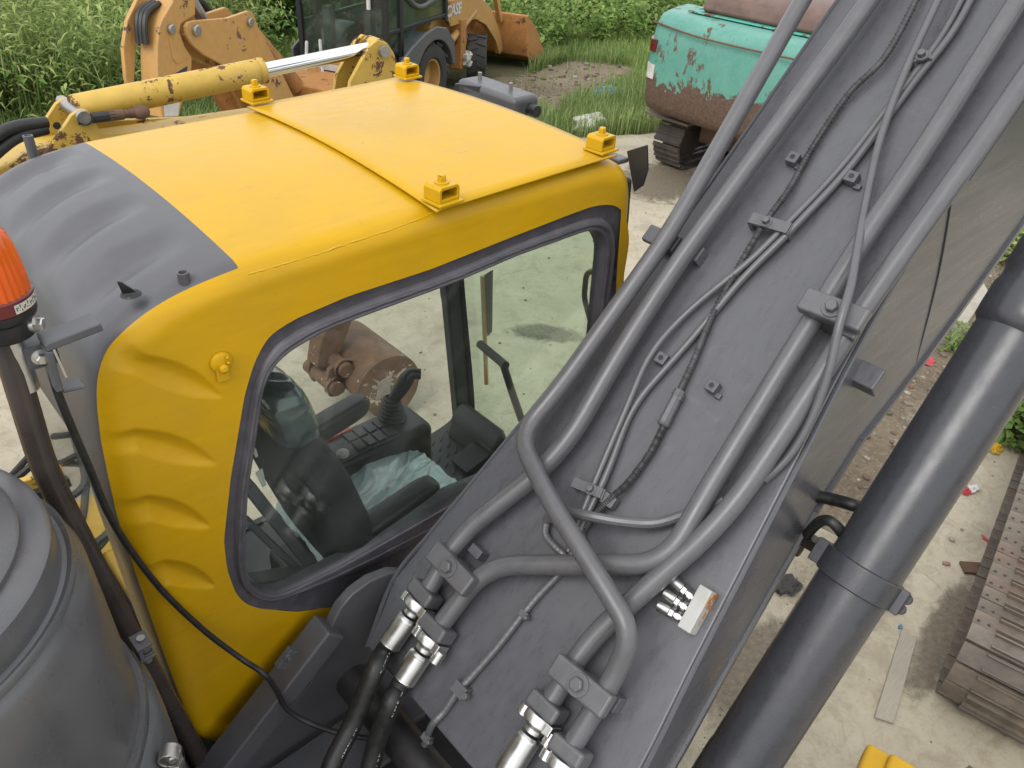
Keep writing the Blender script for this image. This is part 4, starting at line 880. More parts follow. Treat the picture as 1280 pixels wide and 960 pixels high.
# ---- stack drum beside the cab, close to the camera
DC = V((-.870, -.20, 0))
mb = MB()
mb.lathe([(0, 2.842), (.20, 2.840), (.252, 2.832), (.262, 2.822), (.262, 2.812), (.292, 2.808), (.301, 2.800), (.303, 2.785), (.303, 2.742), (.310, 2.740), (.318, 2.744), (.322, 2.738), (.322, 2.728), (.316, 2.724), (.326, 2.712), (.334, 2.690), (.337, 2.60), (.340, 2.40), (.341, 2.335)], DC, (0, 0, 1), 96)
DRUM = mb.build('stack_drum', 'drum_paint', EX, smooth=40)
mb = MB(); mb.lathe([(.341, 2.345), (.352, 2.345), (.354, 2.338), (.354, 2.318), (.350, 2.312), (.348, 2.30), (.362, 2.29), (.370, 2.27), (.374, 2.2), (.376, 2.05), (.376, 1.3)], DC, (0, 0, 1), 96); mb.build('drum_body', 'drum_paint', DRUM, smooth=40)
def latch(p, out, name):
    p = V(p); o = V(out).normalized(); t = V((0, 0, 1)).cross(o); m = MB()
    m.obox(p+o*.012+V((0, 0, .018)), o*.016, t*.022, V((0, 0, .004))); m.obox(p+o*.012-V((0, 0, .018)), o*.016, t*.022, V((0, 0, .004))); m.obox(p+o*.002, o*.004, t*.022, V((0, 0, .020)))
    return m.build(name, 'grey_paint', DRUM, bevel=.002)
def latch_bolt(p, ax, L=.075):
    m = MB(); a = V(ax).normalized(); m.lathe([(0, -L/2), (.0085, -L/2), (.0085, L/2), (0, L/2)], p, a, 12); m.lathe([(.015, .004), (.015, .018), (.012, .021), (.0085, .021)], p, a, 6); m.lathe([(.015, -.024), (.015, -.010), (.0085, -.009)], p, a, 6); m.lathe([(.019, .002), (.019, -.001)], p, a, 16); return m.build('latch_bolt', 'steel_bolt', DRUM)
l1 = V((-0.509, -0.193, 2.33)); o1 = (l1-DC); o1.z = 0; o1.normalize(); l1 = DC+o1*.362+V((0, 0, 2.345)); latch(l1, o1, 'latch'); latch_bolt(l1+o1*.014-V((0, 0, .01)), V((0, 0, 1)))
l2 = DC+V((math.cos(math.radians(-33)), math.sin(math.radians(-33)), 0))*.385+V((0, 0, 2.27)); o2 = (l2-DC); o2.z = 0; o2.normalize()
mb = MB(); mb.lathe([(.020, -.014), (.020, .014), (.016, .014), (.016, -.014), (.020, -.014)], l2+o2*.006+V((0, 0, .012)), o2.cross(V((0, 0, 1))), 20); mb.obox(l2+o2*.01-V((0, 0, .02)), o2*.012, o2.cross(V((0, 0, 1)))*.016, V((0, 0, .012))); mb.build('latch', 'steel_bolt', DRUM, bevel=.002); latch_bolt(l2+o2*.012, V((0, 0, 1)), .055)

# ---- handrail, beacon and wiring at the rear corner of the cab
mb = MB(); rp = fillet([(-0.501, 0.02, 3.191), (-0.517, 0, 2.994), (-0.529, 0, 2.738), (-0.525, 0, 2.653), (-0.492, -0.005, 2.258), (-0.429, -0.01, 1.658), (-0.388, -0.015, 1.245)], .10); mb.tube(rp, .024, 16); RAIL = mb.build('handrail', 'brown_rail', EX) if 'brown_rail' in MATS else mb.build('handrail', 'dark_paint', EX)
mb = MB(); mb.tube([(-0.522, 0.05, 2.559), (-0.486, 0.05, 2.111), (-0.445, 0.05, 1.656), (-0.42, 0.05, 1.33)], .014, 8); mb.build('rail_back', 'rubber', RAIL)
BB = V((-0.511, 0, 3.058)); 
mb = MB(); mb.lathe([(0, -.045), (.046, -.045), (.048, -.040), (.048, -.012), (.056, -.008), (.058, .0), (.058, .010)], BB, (0, 0, 1), 36); BEA = mb.build('beacon', 'black_plastic', EX, bevel=.002)
mb = MB(); mb.lathe([(.056, .010), (.060, .012), (.060, .034), (.0565, .037)], BB, (0, 0, 1), 48); mb.build('beacon_ring', 'beacon_band', BEA) if 'beacon_band' in MATS else mb.build('beacon_ring', 'lamp_red', BEA)
mb = MB(); vs = []; fs = []; nn = 120; prf = [(.0565, .036), (.056, .06), (.054, .09), (.051, .115), (.046, .135), (.036, .150), (.020, .158), (.0, .160)]
for (r_, h_) in prf:
    for j in range(nn):
        a = 2*math.pi*j/nn; q_ = r_*(1+(.018 if (j % 4) < 2 else -.012)*(1 if h_ < .14 else .2)); vs.append(BB+V((q_*math.cos(a), q_*math.sin(a), h_)))
for i in range(len(prf)-1):
    for j in range(nn): fs.append((i*nn+j, i*nn+(j+1) % nn, (i+1)*nn+(j+1) % nn, (i+1)*nn+j))
mb.add(vs, fs); mb.build('beacon_lens', 'amber_lens', BEA, smooth=30)
mb = MB(); mb.lathe([(0, .012), (.040, .012), (.030, .05), (.026, .08), (0, .085)], BB, (0, 0, 1), 24); mb.build('beacon_reflector', 'orange_light', BEA)
mb = MB(); mb.lathe([(.0606, .014), (.0606, .030)], BB, (0, 0, 1), 14, arc=(math.radians(-75), math.radians(-15)), ref=(1, 0, 0)); mb.build('beacon_label', 'tin_label', BEA)
mb = MB()
for k in range(26):
    a = math.radians(-72+k*2.1); mb.obox(BB+V((.0609*math.cos(a), .0609*math.sin(a), .022+.004*math.sin(k*2.7))), V((-math.sin(a), math.cos(a), 0))*.0007, V((0, 0, .0018+.0014*math.cos(k*1.9))), V((math.cos(a), math.sin(a), 0))*.0001)
mb.build('label_print', 'black_plastic', BEA, smooth=0)
mb = MB(); mb.hexbolt(BB+V((.040, -.028, -.026)), (.8, -.6, .0), .011, .010); mb.build('beacon_bolt', 'silver', BEA)
mb = MB(); mb.lathe([(0, -.16), (.022, -.16), (.022, -.04), (0, -.04)], BB, (0, 0, 1), 20); mb.build('beacon_post', 'silver', BEA)
mb = MB(); p0, p1 = V((-0.478, 0, 2.966)), V((-0.457, 0, 2.968)); mb.box(p0+V((-.022, -.02, -.026)), p0+V((.030, .02, -.018))); mb.box(p0+V((-.022, -.022, -.02)), p0+V((.030, -.016, .02))); mb.box(p0+V((-.022, .016, -.02)), p0+V((.030, .022, .02))); mb.box(p0+V((-.022, -.02, .014)), p0+V((.030, .02, .02))); mb.build('post_clamp', 'grey_paint', BEA, bevel=.002)
mb = MB(); mb.hexbolt(p0+V((.0, -.023, .0)), (0, -1, 0), .010, .012); mb.build('clamp_bolt', 'silver', BEA)
mb = MB(); mb.beam((-0.47, -0.03, 2.994), (-0.374, -0.03, 3.003), (0, 0, 1), .05, .016); mb.beam((-0.466, -0.03, 2.986), (-0.47, -0.03, 2.902), (0, 1, 0), .012, .05); mb.beam((-0.465, -0.03, 2.895), (-0.426, -0.03, 2.891), (0, 0, 1), .035, .006); mb.build('beacon_bracket', 'grey_paint', BEA, bevel=.003)
mb = MB(); mb.beam((-0.459, -0.045, 2.994), (-0.453, -0.045, 2.924), (0, 1, 0), .004, .010); mb.build('bracket_strap', 'silver', BEA)
mb = MB(); cb = spline([(-0.464, -0.02, 2.954), (-0.47, -0.025, 2.895), (-0.466, -0.022, 2.798), (-0.459, -0.02, 2.693), (-0.452, -0.018, 2.568), (-0.431, -0.015, 2.434), (-0.393, -0.015, 2.275), (-0.333, -0.03, 2.102), (-0.273, -0.06, 1.973), (-0.241, -0.12, 1.941), (-0.22, -0.125, 1.858), (-0.204, -0.13, 1.764), (-0.166, -0.17, 1.707), (-0.107, -0.26, 1.699), (-0.024, -0.33, 1.672)], 12)
mb.tube(cb, .0075, 9); mb.build('beacon_cable', 'hose_rubber', BEA)
# loose hoses on the locker behind the cab
for k in range(4):
    r_ = random.Random(30+k); cx, cy, z_ = -.36+r_.uniform(-.12, .10), 1.32+r_.uniform(-.10, .25), 1.62
    mb = MB(); pts = [(cx+.22*math.cos(a)*r_.uniform(.8, 1.2), cy+.30*math.sin(a)*r_.uniform(.8, 1.2), z_+.03*k+.05*math.sin(2*a+k)) for a in [2*math.pi*i/9+k for i in range(8)]]
    mb.tube(spline(pts, 8), .014, 8); mb.build('coiled_hose', 'rubber', EX)
mb = MB(); mb.box((-.95, 1.02, 1.12), (-.05, 1.75, 1.20)); mb.build('side_step', 'deck_yellow', EX, bevel=.01)

# ------------------------------------------------------------------ crawler tracks
def shoe_mesh(name, half_w, pitch, mat, ribs=3, plain=.0, holes=True):
    """one track shoe: plate along y, grouser ribs, bolt holes near one end; origin on the inner face"""
    mb = MB(); mb.obox((0, 0, .012), (pitch*.485, 0, 0), (0, half_w, 0), (0, 0, .012))
    for k in range(ribs):
        x = -pitch*.36+pitch*.72*k/(ribs-1); mb.obox((x, -plain/2, .033), (pitch*.045, 0, 0), (0, half_w-plain/2-.004, 0), (0, 0, .012))
    return mb.mesh(name, [mat, 'rubber'], 0)
def crawler(parent, o, yaw, length, radius, half_w, n, mat, zc, ribs=3, name='track_shoe', frame_mat='dark_paint', plain=0.0, seed=1):
    """closed loop of n shoes round two wheels; o = centre on the ground"""
    M = Matrix.Translation(V(o)) @ Matrix.Rotation(yaw, 4, 'Z'); st = length-2*radius; per = 2*st+2*math.pi*radius; pitch = per/n
    me = shoe_mesh(name, half_w, pitch, mat, ribs, plain); rr = random.Random(seed)
    for i in range(n):
        s_ = (i+.5)*pitch
        if s_ < st: p, a = (-st/2+s_, 0, zc+radius), 0
        elif s_ < st+math.pi*radius: a = (s_-st)/radius; p = (st/2+radius*math.sin(a), 0, zc+radius*math.cos(a))
        elif s_ < 2*st+math.pi*radius: p, a = (st/2-(s_-st-math.pi*radius), 0, zc-radius), math.pi
        else: a = math.pi+(s_-2*st-math.pi*radius)/radius; p = (-st/2+radius*math.sin(a), 0, zc+radius*math.cos(a))
        inst(me, name, parent, M @ Matrix.Translation(V(p)) @ Matrix.Rotation(a+rr.gauss(0, .025), 4, 'Y') @ Matrix.Rotation(rr.gauss(0, .008), 4, 'Z'))
    def loc(mb): mb.v = [tuple(M @ V(x)) for x in mb.v]; return mb
    mb = MB(); mb.box((-st/2, -half_w*.42, zc-radius*.45), (st/2, half_w*.42, zc+radius*.55)); loc(mb).build('track_frame', frame_mat, parent, bevel=.02)
    for x in (-st/2, st/2):
        mb = MB(); mb.lathe([(0, -half_w*.5), (radius*.55, -half_w*.5), (radius*.62, -half_w*.42), (radius*.93, -half_w*.40), (radius*.93, half_w*.40), (radius*.62, half_w*.42), (radius*.55, half_w*.5), (0, half_w*.5)], (x, 0, zc), (0, 1, 0), 28); loc(mb).build('track_wheel', frame_mat, parent)
    mb = MB()
    for y in (-.09, .09):
        pth = []
        for i in range(4*n):
            s_ = i/(4*n)*per
            if s_ < st: p = (-st/2+s_, y, zc+radius-.045)
            elif s_ < st+math.pi*radius: a = (s_-st)/radius; p = (st/2+(radius-.045)*math.sin(a), y, zc+(radius-.045)*math.cos(a))
            elif s_ < 2*st+math.pi*radius: p = (st/2-(s_-st-math.pi*radius), y, zc-radius+.045)
            else: a = math.pi+(s_-2*st-math.pi*radius)/radius; p = (-st/2+(radius-.045)*math.sin(a), y, zc+(radius-.045)*math.cos(a))
            pth.append(p)
        mb.tube(pth+[pth[0]], [.030 if (i//2) % 2 else .024 for i in range(len(pth)+1)], 6, False)
    loc(mb).build('track_chain', mat, parent)
    return M, pitch, me
# own tracks
crawler(EX, (-.60, -1.74, 0), 0, 5.36, .40, .29, 42, 'grey_track' if 'grey_track' in MATS else 'track_steel', .432, seed=3)
crawler(EX, (-.60, .67, 0), 0, 5.06, .40, .29, 42, 'track_steel', .432, seed=4)
# yellow boxed step at the right front corner of the deck
mb = MB(); q = V((1.508, -1.266, 0.95)); mb.obox(q, (.10, .02, 0), (-.02, .09, 0), (0, 0, .05)); mb.obox(q+V((.04, -.03, .05)), (.055, .012, 0), (-.01, .05, 0), (0, 0, .03)); mb.obox(q+V((-.6, .0, -.02)), (.5, 0, .02), (0, .03, 0), (0, 0, .03)); mb.build('front_step', 'yellow_paint', EX, bevel=.02, seg=3)

# the rusty track standing in front, on the right
TR = empty('crawler_track', (3.9, -1.35, 0), 'rusty crawler track with worn ribbed steel shoes on the concrete, at the right edge', 'track')
a0, a1 = V((2.776, -1.187, 0.5)), V((4.31, -0.89, 0.5)); ty = math.atan2((a1-a0).y, (a1-a0).x); td = V((math.cos(ty), math.sin(ty), 0)); tn = V((td.y, -td.x, 0)); HW = .33
tc = a0+td*2.02+tn*HW; crawler(TR, (tc.x, tc.y, 0), ty, 3.9, .22, HW, 76, 'track_steel', .252, 2, plain=.11, seed=9)
mb = MB()
for i in range(34):
    for dx in (.025, .075):
        p = a0+td*(.30+i*.1102+.02)+tn*(.0+dx); mb.lathe([(.0085, .001), (0, .001)], (p.x, p.y, .4975), (0, 0, 1), 8)
mb.build('bolt_holes', 'rubber', TR, smooth=0)['kind'] = 'stuff'

# ------------------------------------------------------------------ wheels
def wheel(parent, c, axis, R, W, rim_r, lugs, rim_mat, mat='dusty_rubber', zig=True):
    c, ax = V(c), V(axis).normalized(); h = W/2; mb = MB()
    mb.lathe([(rim_r, -h*.82), (rim_r+.02, -h*.95), (R*.80, -h), (R*.93, -h*.92), (R*.965, -h*.7), (R*.965, h*.7), (R*.93, h*.92), (R*.80, h), (rim_r+.02, h*.95), (rim_r, h*.82)], c, ax, 48)
    u = ax.orthogonal().normalized(); w_ = ax.cross(u)
    for i in range(lugs):
        for sd in (-1, 1):
            a = 2*math.pi*(i+(.5 if sd > 0 else 0))/lugs; rad = u*math.cos(a)+w_*math.sin(a); tg = ax.cross(rad)
            d = (ax*sd+tg*.55).normalized() if not zig else (ax*sd+tg*.35).normalized(); mb.obox(c+ax*(sd*h*.45)+rad*(R*.975), d*(h*.52), rad*(R*.035), d.cross(rad)*(math.pi*R/lugs*.42))
    T = mb.build('tyre', mat, parent, smooth=30)
    mb = MB(); mb.lathe([(0, h*.35), (rim_r*.35, h*.38), (rim_r*.4, h*.2), (rim_r*.85, h*.15), (rim_r*.9, h*.8), (rim_r, h*.84), (rim_r, -h*.84), (0, -h*.5)], c, ax, 32); mb.build('rim', rim_mat, parent)
    return T

# ------------------------------------------------------------------ orange backhoe loader
LH = math.radians(25); LD = V((math.cos(LH), math.sin(LH), 0)); LL = V((-math.sin(LH), math.cos(LH), 0)); LP = V((8.93, 9.79, 0))
def L3(a, l, z): return LP+LD*a+LL*l+V((0, 0, z))      # ahead, to its left, up; from the right front wheel
BH = empty('backhoe_loader', L3(-1.2, .9, 0), 'orange backhoe loader with dark glazed cab parked on the grass beyond the yellow roof', 'backhoe loader', rz=0)
def lbox(mb, a0, a1, l0, l1, z0, z1): return mb.obox(L3((a0+a1)/2, (l0+l1)/2, (z0+z1)/2), LD*((a1-a0)/2), LL*((l1-l0)/2), V((0, 0, (z1-z0)/2)))
def lprism(mb, prof, l0, l1): return mb.prism([L3(a, l0, z) for a, z in prof], LL*(l1-l0))
mb = MB(); lbox(mb, -3.3, .75, .55, 1.35, .55, .95); mb.build('chassis', 'rust_orange', BH, bevel=.03)
mb = MB(); lprism(mb, [(-1.15, .95), (.80, .95), (.86, 1.25), (.80, 1.62), (.3, 1.78), (-1.15, 1.95)], .48, 1.42); mb.build('bonnet', 'orange_paint', BH, bevel=.05, seg=3)
wd = (LD*.30+LL*.95).normalized(); ws = math.radians(-38)
steer = Matrix.Rotation(math.radians(24), 3, 'Z')
wheel(BH, L3(0, .16, .42), -(steer @ LL), .42, .34, .22, 14, 'orange_paint'); wheel(BH, L3(0, 1.75, .42), steer @ LL, .42, .34, .22, 14, 'orange_paint')
wheel(BH, L3(-1.90, .22, .52), -LL, .52, .42, .28, 12, 'orange_paint', zig=False); wheel(BH, L3(-1.90, 1.62, .52), LL, .52, .42, .28, 12, 'orange_paint', zig=False)
mb = MB(); lbox(mb, -.15, .15, .3, 1.6, .34, .50); mb.build('front_axle', 'rust_orange', BH, bevel=.03)
for l0, l1 in ((-.02, .46), (1.40, 1.88)):
    mb = MB(); arc = [L3(-1.90+.70*math.cos(a), l0, .50+.66*math.sin(a)) for a in [math.radians(t) for t in range(8, 173, 8)]]; inn = [L3(-1.90+.62*math.cos(a), l0, .50+.58*math.sin(a)) for a in [math.radians(t) for t in range(172, 7, -8)]]
    n = len(arc); pts = arc+inn; vs = pts+[p+LL*(l1-l0) for p in pts]; m = 2*n
    fs = [(i, (i+1) % m, (i+1) % m+m, i+m) for i in range(m)]+[(i, m-1-i, m-2-i, i+1) for i in range(n-1)]+[(m+i, m+i+1, m+m-2-i, m+m-1-i) for i in range(n-1)]
    mb.add(vs, fs); mb.build('fender', 'grey_plastic', BH, bevel=.015)
    mb = MB(); lo = l0 if l0 < .5 else l1-.06
    lprism(mb, [(-3.0, .60), (-3.0, .92), (-2.6, 1.10), (-2.2, 1.22), (-1.85, 1.27), (-1.5, 1.20), (-1.25, .98), (-1.18, .60), (-1.27, .60), (-1.40, .86), (-1.62, 1.04), (-1.9, 1.10), (-2.2, 1.02), (-2.40, .84), (-2.50, .60)], lo+.002, lo+.05); mb.build('fender_skirt', 'grey_plastic', BH, bevel=.02, seg=3)
# cab
mb = MB()
cw0, cw1 = .18, 1.62
for (a, z0, z1) in ((-3.02, .62, 2.72), (-1.20, 1.25, 2.72), (-2.62, .95, 2.72)):
    for l in (cw0, cw1): mb.beam(L3(a, l, z0), L3(a, l, z1), LL, .08, .075)
for l in (cw0, cw1): mb.beam(L3(-3.02, l, 1.32), L3(-1.20, l, 1.32), (0, 0, 1), .06, .06)
mb.beam(L3(-3.02, cw0, .65), L3(-3.02, cw1, .65), (0, 0, 1), .07, .08); mb.beam(L3(-3.02, cw0, 2.68), L3(-3.02, cw1, 2.68), (0, 0, 1), .07, .08)
mb.build('cab_frame', 'black_plastic', BH, bevel=.01)
mb = MB(); lbox(mb, -3.2, -1.05, .08, 1.72, 2.72, 2.86); mb.build('cab_roof', 'orange_paint', BH, bevel=.05, seg=3)
mb = MB(); lbox(mb, -3.012, -3.006, cw0, cw1, .68, 2.66); mb.build('rear_window', 'far_glass', BH, smooth=0)
for l in (cw0, cw1):
    mb = MB(); mb.prism([L3(-2.98, l, .95), L3(-2.0, l, 1.36), L3(-1.24, l, 1.36), L3(-1.24, l, 2.66), L3(-2.98, l, 2.66)], LL*.006); mb.build('side_window', 'far_glass', BH, smooth=0)
mb = MB(); lbox(mb, -1.206, -1.20, cw0, cw1, 1.4, 2.66); mb.build('windshield', 'far_glass', BH, smooth=0)
mb = MB(); hb = fillet([L3(-2.6, cw0-.03, 2.75), L3(-2.5, cw0-.03, 1.75), L3(-2.1, cw0-.03, 1.52), L3(-1.3, cw0-.03, 1.66), L3(-1.25, cw0-.03, 2.7)], .25, 8); mb.tube(hb, .035, 8); mb.build('window_rail', 'grey_plastic', BH)
mb = MB(); lbox(mb, -2.9, -1.3, .3, 1.5, .75, .95); mb.build('cab_floor', 'black_plastic', BH)
mb = MB(); slab(mb, L3(-2.2, .9, 1.35), LD*.25, LL*.26, V((0, 0, .10)), puff=.5); slab(mb, L3(-1.95, .9, 1.75), LD*.08, LL*.25, V((0, 0, .36)), puff=.5); mb.build('seat', 'black_fabric', BH, smooth=60)
mb = MB(); lbox(mb, -1.62, -1.40, .6, 1.2, .95, 1.75); mb.tube([L3(-1.6, .9, 1.6), L3(-1.75, .9, 1.9)], .03, 8); lbox(mb, -2.9, -2.75, .5, .62, .95, 1.55); lbox(mb, -2.9, -2.75, 1.2, 1.32, .95, 1.55); mb.build('control_tower', 'grey_plastic', BH, bevel=.03)
for a in (.42, 1.34):
    mb = MB(); mb.tube([L3(-3.06, a, 1.62+.10*(a > 1)), L3(-3.06, a, 1.85)], .03, 8); mb.build('rear_sticker', 'white_print', BH)
mb = MB(); lbox(mb, -3.16, -3.06, .75, 1.35, .58, .64); mb.build('number_plate', 'white_print', BH)
# mirror stalk
mb = MB(); mb.tube(fillet([L3(-1.15, .12, 2.5), L3(-1.0, .02, 2.3), L3(-1.0, .02, 1.75), L3(-1.12, .10, 1.6)], .1), .014, 6); mb.build('mirror_arm', 'black_plastic', BH)
# loader arms, cylinder and bucket
for l in (.30, 1.60):
    mb = MB(); lprism(mb, [(-.95, 1.20), (-.85, 1.46), (-.4, 1.52), (.2, 1.45), (.75, 1.15), (1.25, .62), (1.38, .34), (1.22, .28), (1.02, .55), (.55, .90), (.1, 1.06), (-.85, 1.08)], l-.05, l+.05); mb.build('loader_arm', 'orange_paint', BH, bevel=.012)
    mb = MB(); mb.tube([L3(-.75, l, .85), L3(.15, l, 1.18)], .065, 12); mb.build('loader_cylinder', 'orange_paint', BH); mb = MB(); mb.tube([L3(.1, l, 1.16), L3(.5, l, 1.30)], .035, 10); mb.build('loader_rod', 'chrome', BH)
    mb = MB(); mb.tube([L3(.2, l, 1.75), L3(1.0, l, 1.35)], .05, 10); mb.beam(L3(.95, l, 1.45), L3(1.30, l, .85), LL, .10, .08); mb.build('tilt_link', 'orange_paint', BH)
mb = MB(); lbox(mb, -.55, -.35, .20, .42, .35, 1.15); lbox(mb, -.9, -.35, .42, .56, .40, 1.0); mb.build('side_bracket', 'rust_orange', BH, bevel=.02)
mb = MB(); mb.sphere((0, 0, 0), .13, 7); _r = random.Random(4); _h = {}
for i, x in enumerate(mb.v):
    k = tuple(round(q, 4) for q in x); _h.setdefault(k, _r.uniform(.6, 1.25)); mb.v[i] = tuple(L3(-.38, .16, .50)+V(x)*_h[k])
mb.build('wrapped_lamp', 'white_litter', BH, smooth=0)
B0, B1 = -.22, 2.02
bp = [(1.36, .98), (1.40, 1.0), (1.44, .62), (1.56, .34), (1.78, .22), (2.35, .18), (2.42, .14), (1.74, .13), (1.46, .26), (1.34, .56)]
mb = MB(); lprism(mb, bp, B0, B1); BK = mb.build('bucket', 'rust_orange', BH, bevel=.01)
for l in (B0, B1-.04):
    mb = MB(); lprism(mb, [(1.40, .98), (1.85, .70), (2.42, .14), (1.74, .14), (1.46, .28), (1.36, .58)], l-.001, l+.041); mb.build('bucket_side', 'rust_orange', BK, bevel=.006)
# lettering on the bonnet side
tx = bpy.data.curves.new('lettering', 'FONT'); tx.body = 'CASE'; tx.size = .23; tx.extrude = .004; tx.align_x = 'CENTER'; tx.align_y = 'CENTER'; tx.shear = .2; tx.offset = .008
to = bpy.data.objects.new('lettering_source', tx); COL.objects.link(to); bpy.context.view_layer.update()
tme = bpy.data.meshes.new_from_object(to.evaluated_get(bpy.context.evaluated_depsgraph_get())); bpy.data.objects.remove(to)
tme.materials.clear(); tme.materials.append(MATS['white_print'])
Mt = Matrix((( LD.x, 0, -LL.x), (LD.y, 0, -LL.y), (0, 1, 0))).to_4x4()
_lt = (-0.763, 1.317); inst(tme, 'lettering', BH, Matrix.Translation(L3(_lt[0], .243, _lt[1])) @ Mt)
# backhoe: boom and dipper folded up behind the cab
BQ = V((8.55, 10.61, 0))
def q3(t, off): return BQ+LD*t[0]+V((0, 0, t[1]))+LL*off
def plate(mb, poly, off, th, k=0): return mb.prism([q3(t, off-th/2) for t in poly], LL*th, k)
boomp = [(-6.283, 1.853), (-6.238, 1.887), (-6.151, 1.89), (-5.621, 1.84), (-5.238, 1.865), (-5.159, 1.828), (-5.093, 1.658), (-4.828, 1.21), (-4.553, 0.721), (-4.14, 0.166), (-5.012, 0.286), (-5.35, 0.956), (-5.67, 1.285), (-5.945, 1.443), (-6.093, 1.531), (-6.237, 1.657), (-6.292, 1.773)]
for off in (-.17, .17):
    mb = MB(); plate(mb, boomp, off, .05); mb.build('backhoe_boom', 'orange_paint', BH, bevel=.01)
mb = MB(); core = [(-6.076, 1.697), (-5.33, 1.711), (-4.691, 0.627), (-4.972, 0.487), (-5.458, 1.141)]; plate(mb, core, 0, .29); mb.build('boom_core', 'rust_orange', BH, bevel=.01)
mb = MB(); und = [(-6.196, 1.574), (-5.95, 1.427), (-5.645, 1.271), (-5.293, 0.866), (-5.002, 0.337), (-5.354, 0.582), (-5.632, 1.018), (-5.979, 1.309), (-6.175, 1.46)]; plate(mb, und, .25, .12); mb.build('boom_underside', 'rust_orange', BH, bevel=.01)
dipp = [(-6.295, 2.248), (-6.359, 2.101), (-6.549, 1.955), (-6.616, 1.879), (-6.684, 1.716), (-6.738, 1.524), (-6.782, 1.326), (-6.817, 0.993), (-6.562, 0.948), (-6.452, 1.126), (-6.274, 1.324), (-6.213, 1.509), (-6.291, 1.641), (-6.335, 1.796), (-6.291, 1.87), (-6.055, 1.926), (-5.981, 2.214)]
mb = MB(); plate(mb, dipp, -.02, .24); DIP = mb.build('dipper', 'orange_paint', BH, bevel=.015)
mb = MB(); plate(mb, [(-6.52, 1.809), (-6.507, 1.645), (-6.51, 1.547), (-6.465, 1.489), (-6.285, 1.522), (-6.384, 1.657)], -.142, .012); mb.build('stiffener', 'orange_paint', DIP, bevel=.004)
mb = MB(); plate(mb, [(-6.526, 1.399), (-6.306, 1.442), (-6.378, 1.31), (-6.566, 1.34)], -.1425, .003); mb.build('warning_decal', 'decal_dark' if 'decal_dark' in MATS else 'dark_paint', DIP, smooth=0)
mb = MB(); plate(mb, [(-6.756, 1.126), (-6.703, 1.148), (-6.519, 1.106), (-6.583, 0.962), (-6.779, 1.001)], -.1425, .003); mb.build('maker_decal', 'white_litter', DIP, smooth=0)
side = [(-6.557, 2.126), (-6.755, 1.939), (-6.881, 1.694), (-6.933, 1.399), (-6.929, 1.332), (-6.843, 1.314), (-6.706, 1.679), (-6.603, 1.885), (-6.396, 2.091)]
mb = MB(); plate(mb, side, .16, .05); mb.build('dipper_side', 'orange_paint', DIP, bevel=.01)
mb = MB()
for k in range(3): mb.tube(spline([q3((-6.412, 2.077), .10-.05*k), q3((-6.608, 2.026), .08-.05*k), q3((-6.706, 1.916), .06-.05*k), q3((-6.749, 1.727), .05-.05*k)], 8), .03, 8)
mb.build('dipper_hose', 'hose_rubber', DIP)
for (t, off, r_) in (((-6.463, 1.848), -.145, .05), ((-5.251, 1.744), -.198, .05), ((-6.152, 1.792), -.198, .06)):
    mb = MB(); mb.lathe([(0, .04), (r_*.8, .04), (r_, .03), (r_, 0)], q3(t, off), -LL, 18); mb.build('pivot_pin', 'steel_bolt', BH)
mb = MB(); mb.tube([q3((-5.031, 1.593), .05), q3((-4.192, 0.748), .05)], .13, 14); mb.build('boom_cylinder', 'rust_orange', BH); mb = MB(); mb.tube([q3((-4.3, 0.855), .05), q3((-3.9, 0.465), .05)], .06, 10); mb.build('boom_rod', 'dark_paint', BH)
mb = MB(); mb.tube([q3((-4.611, 1.49), .45), q3((-4.093, 0.684), .45)], .12, 14); mb.sphere(q3((-4.632, 1.55), .45), .16, 8, 0, (1, 1, .8)); mb.build('boom_cylinder', 'rust_orange', BH)
mb = MB(); mb.tube([q3((-5.963, 2.092), .0), q3((-5.818, 1.851), .0)], .07, 10); mb.build('dipper_rod', 'steel_bolt', BH)
mb = MB(); mb.tube(spline([q3((-5.786, 1.821), .3), q3((-5.651, 1.996), .3), q3((-5.475, 1.94), .3), q3((-5.376, 1.823), .3)], 8), .05, 8); mb.build('boom_hose', 'hose_rubber', BH)
mb = MB(); plate(mb, [(-6.057, 1.918), (-5.585, 1.937), (-5.551, 1.847), (-5.972, 1.856)], .4, .12); mb.build('boom_link', 'orange_paint', BH, bevel=.02)
mb = MB(); lbox(mb, -4.2, -3.15, .15, 1.65, .45, .78); mb.build('rear_frame', 'rust_orange', BH, bevel=.03)
mb = MB(); mb.tube([L3(-3.5, 1.25, .75), L3(-3.15, 1.45, 1.08)], .025, 6); mb.tube([L3(-3.45, 1.0, .75), L3(-3.1, 1.25, 1.12)], .025, 6); lbox(mb, -3.4, -3.2, .55, 1.1, .80, .86); mb.build('control_lever', 'light_alloy', BH)

# ------------------------------------------------------------------ turquoise excavator, rear corner towards us
GE = empty('excavator', (9.6, 4.3, 0), 'rust-streaked turquoise excavator with rounded counterweight, parked beyond the boom', 'excavator')
gp0, gp1 = V((7.90, 5.42, 1.0)), V((7.92, 2.75, 1.0))
GX = V((1, .02, 0)).normalized()                        # away from us, its forward direction
GY = V((-.02, 1, 0))
def G3(a, l, z): return V((7.72, 4.10, 0))+GX*a+GY*l+V((0, 0, z))
NG = 28; mb = MB(); rws = []
prof = [(.86, .14), (.90, .07), (1.0, .02), (1.3, .0), (1.65, .01), (1.90, .045), (2.0, .10), (2.04, .20)]
def cwx(l): u = abs(l)/1.36; return .10*u*u+.42*max(0, (u-.80)/.20)**2.2
for (z, ins) in prof:
    r_ = []
    for i in range(NG+1):
        l = -1.36+2.72*i/NG; u = l/1.36; r_.append(G3(cwx(l)+ins, l*(1-ins*.25), z))
    rws.append(r_)
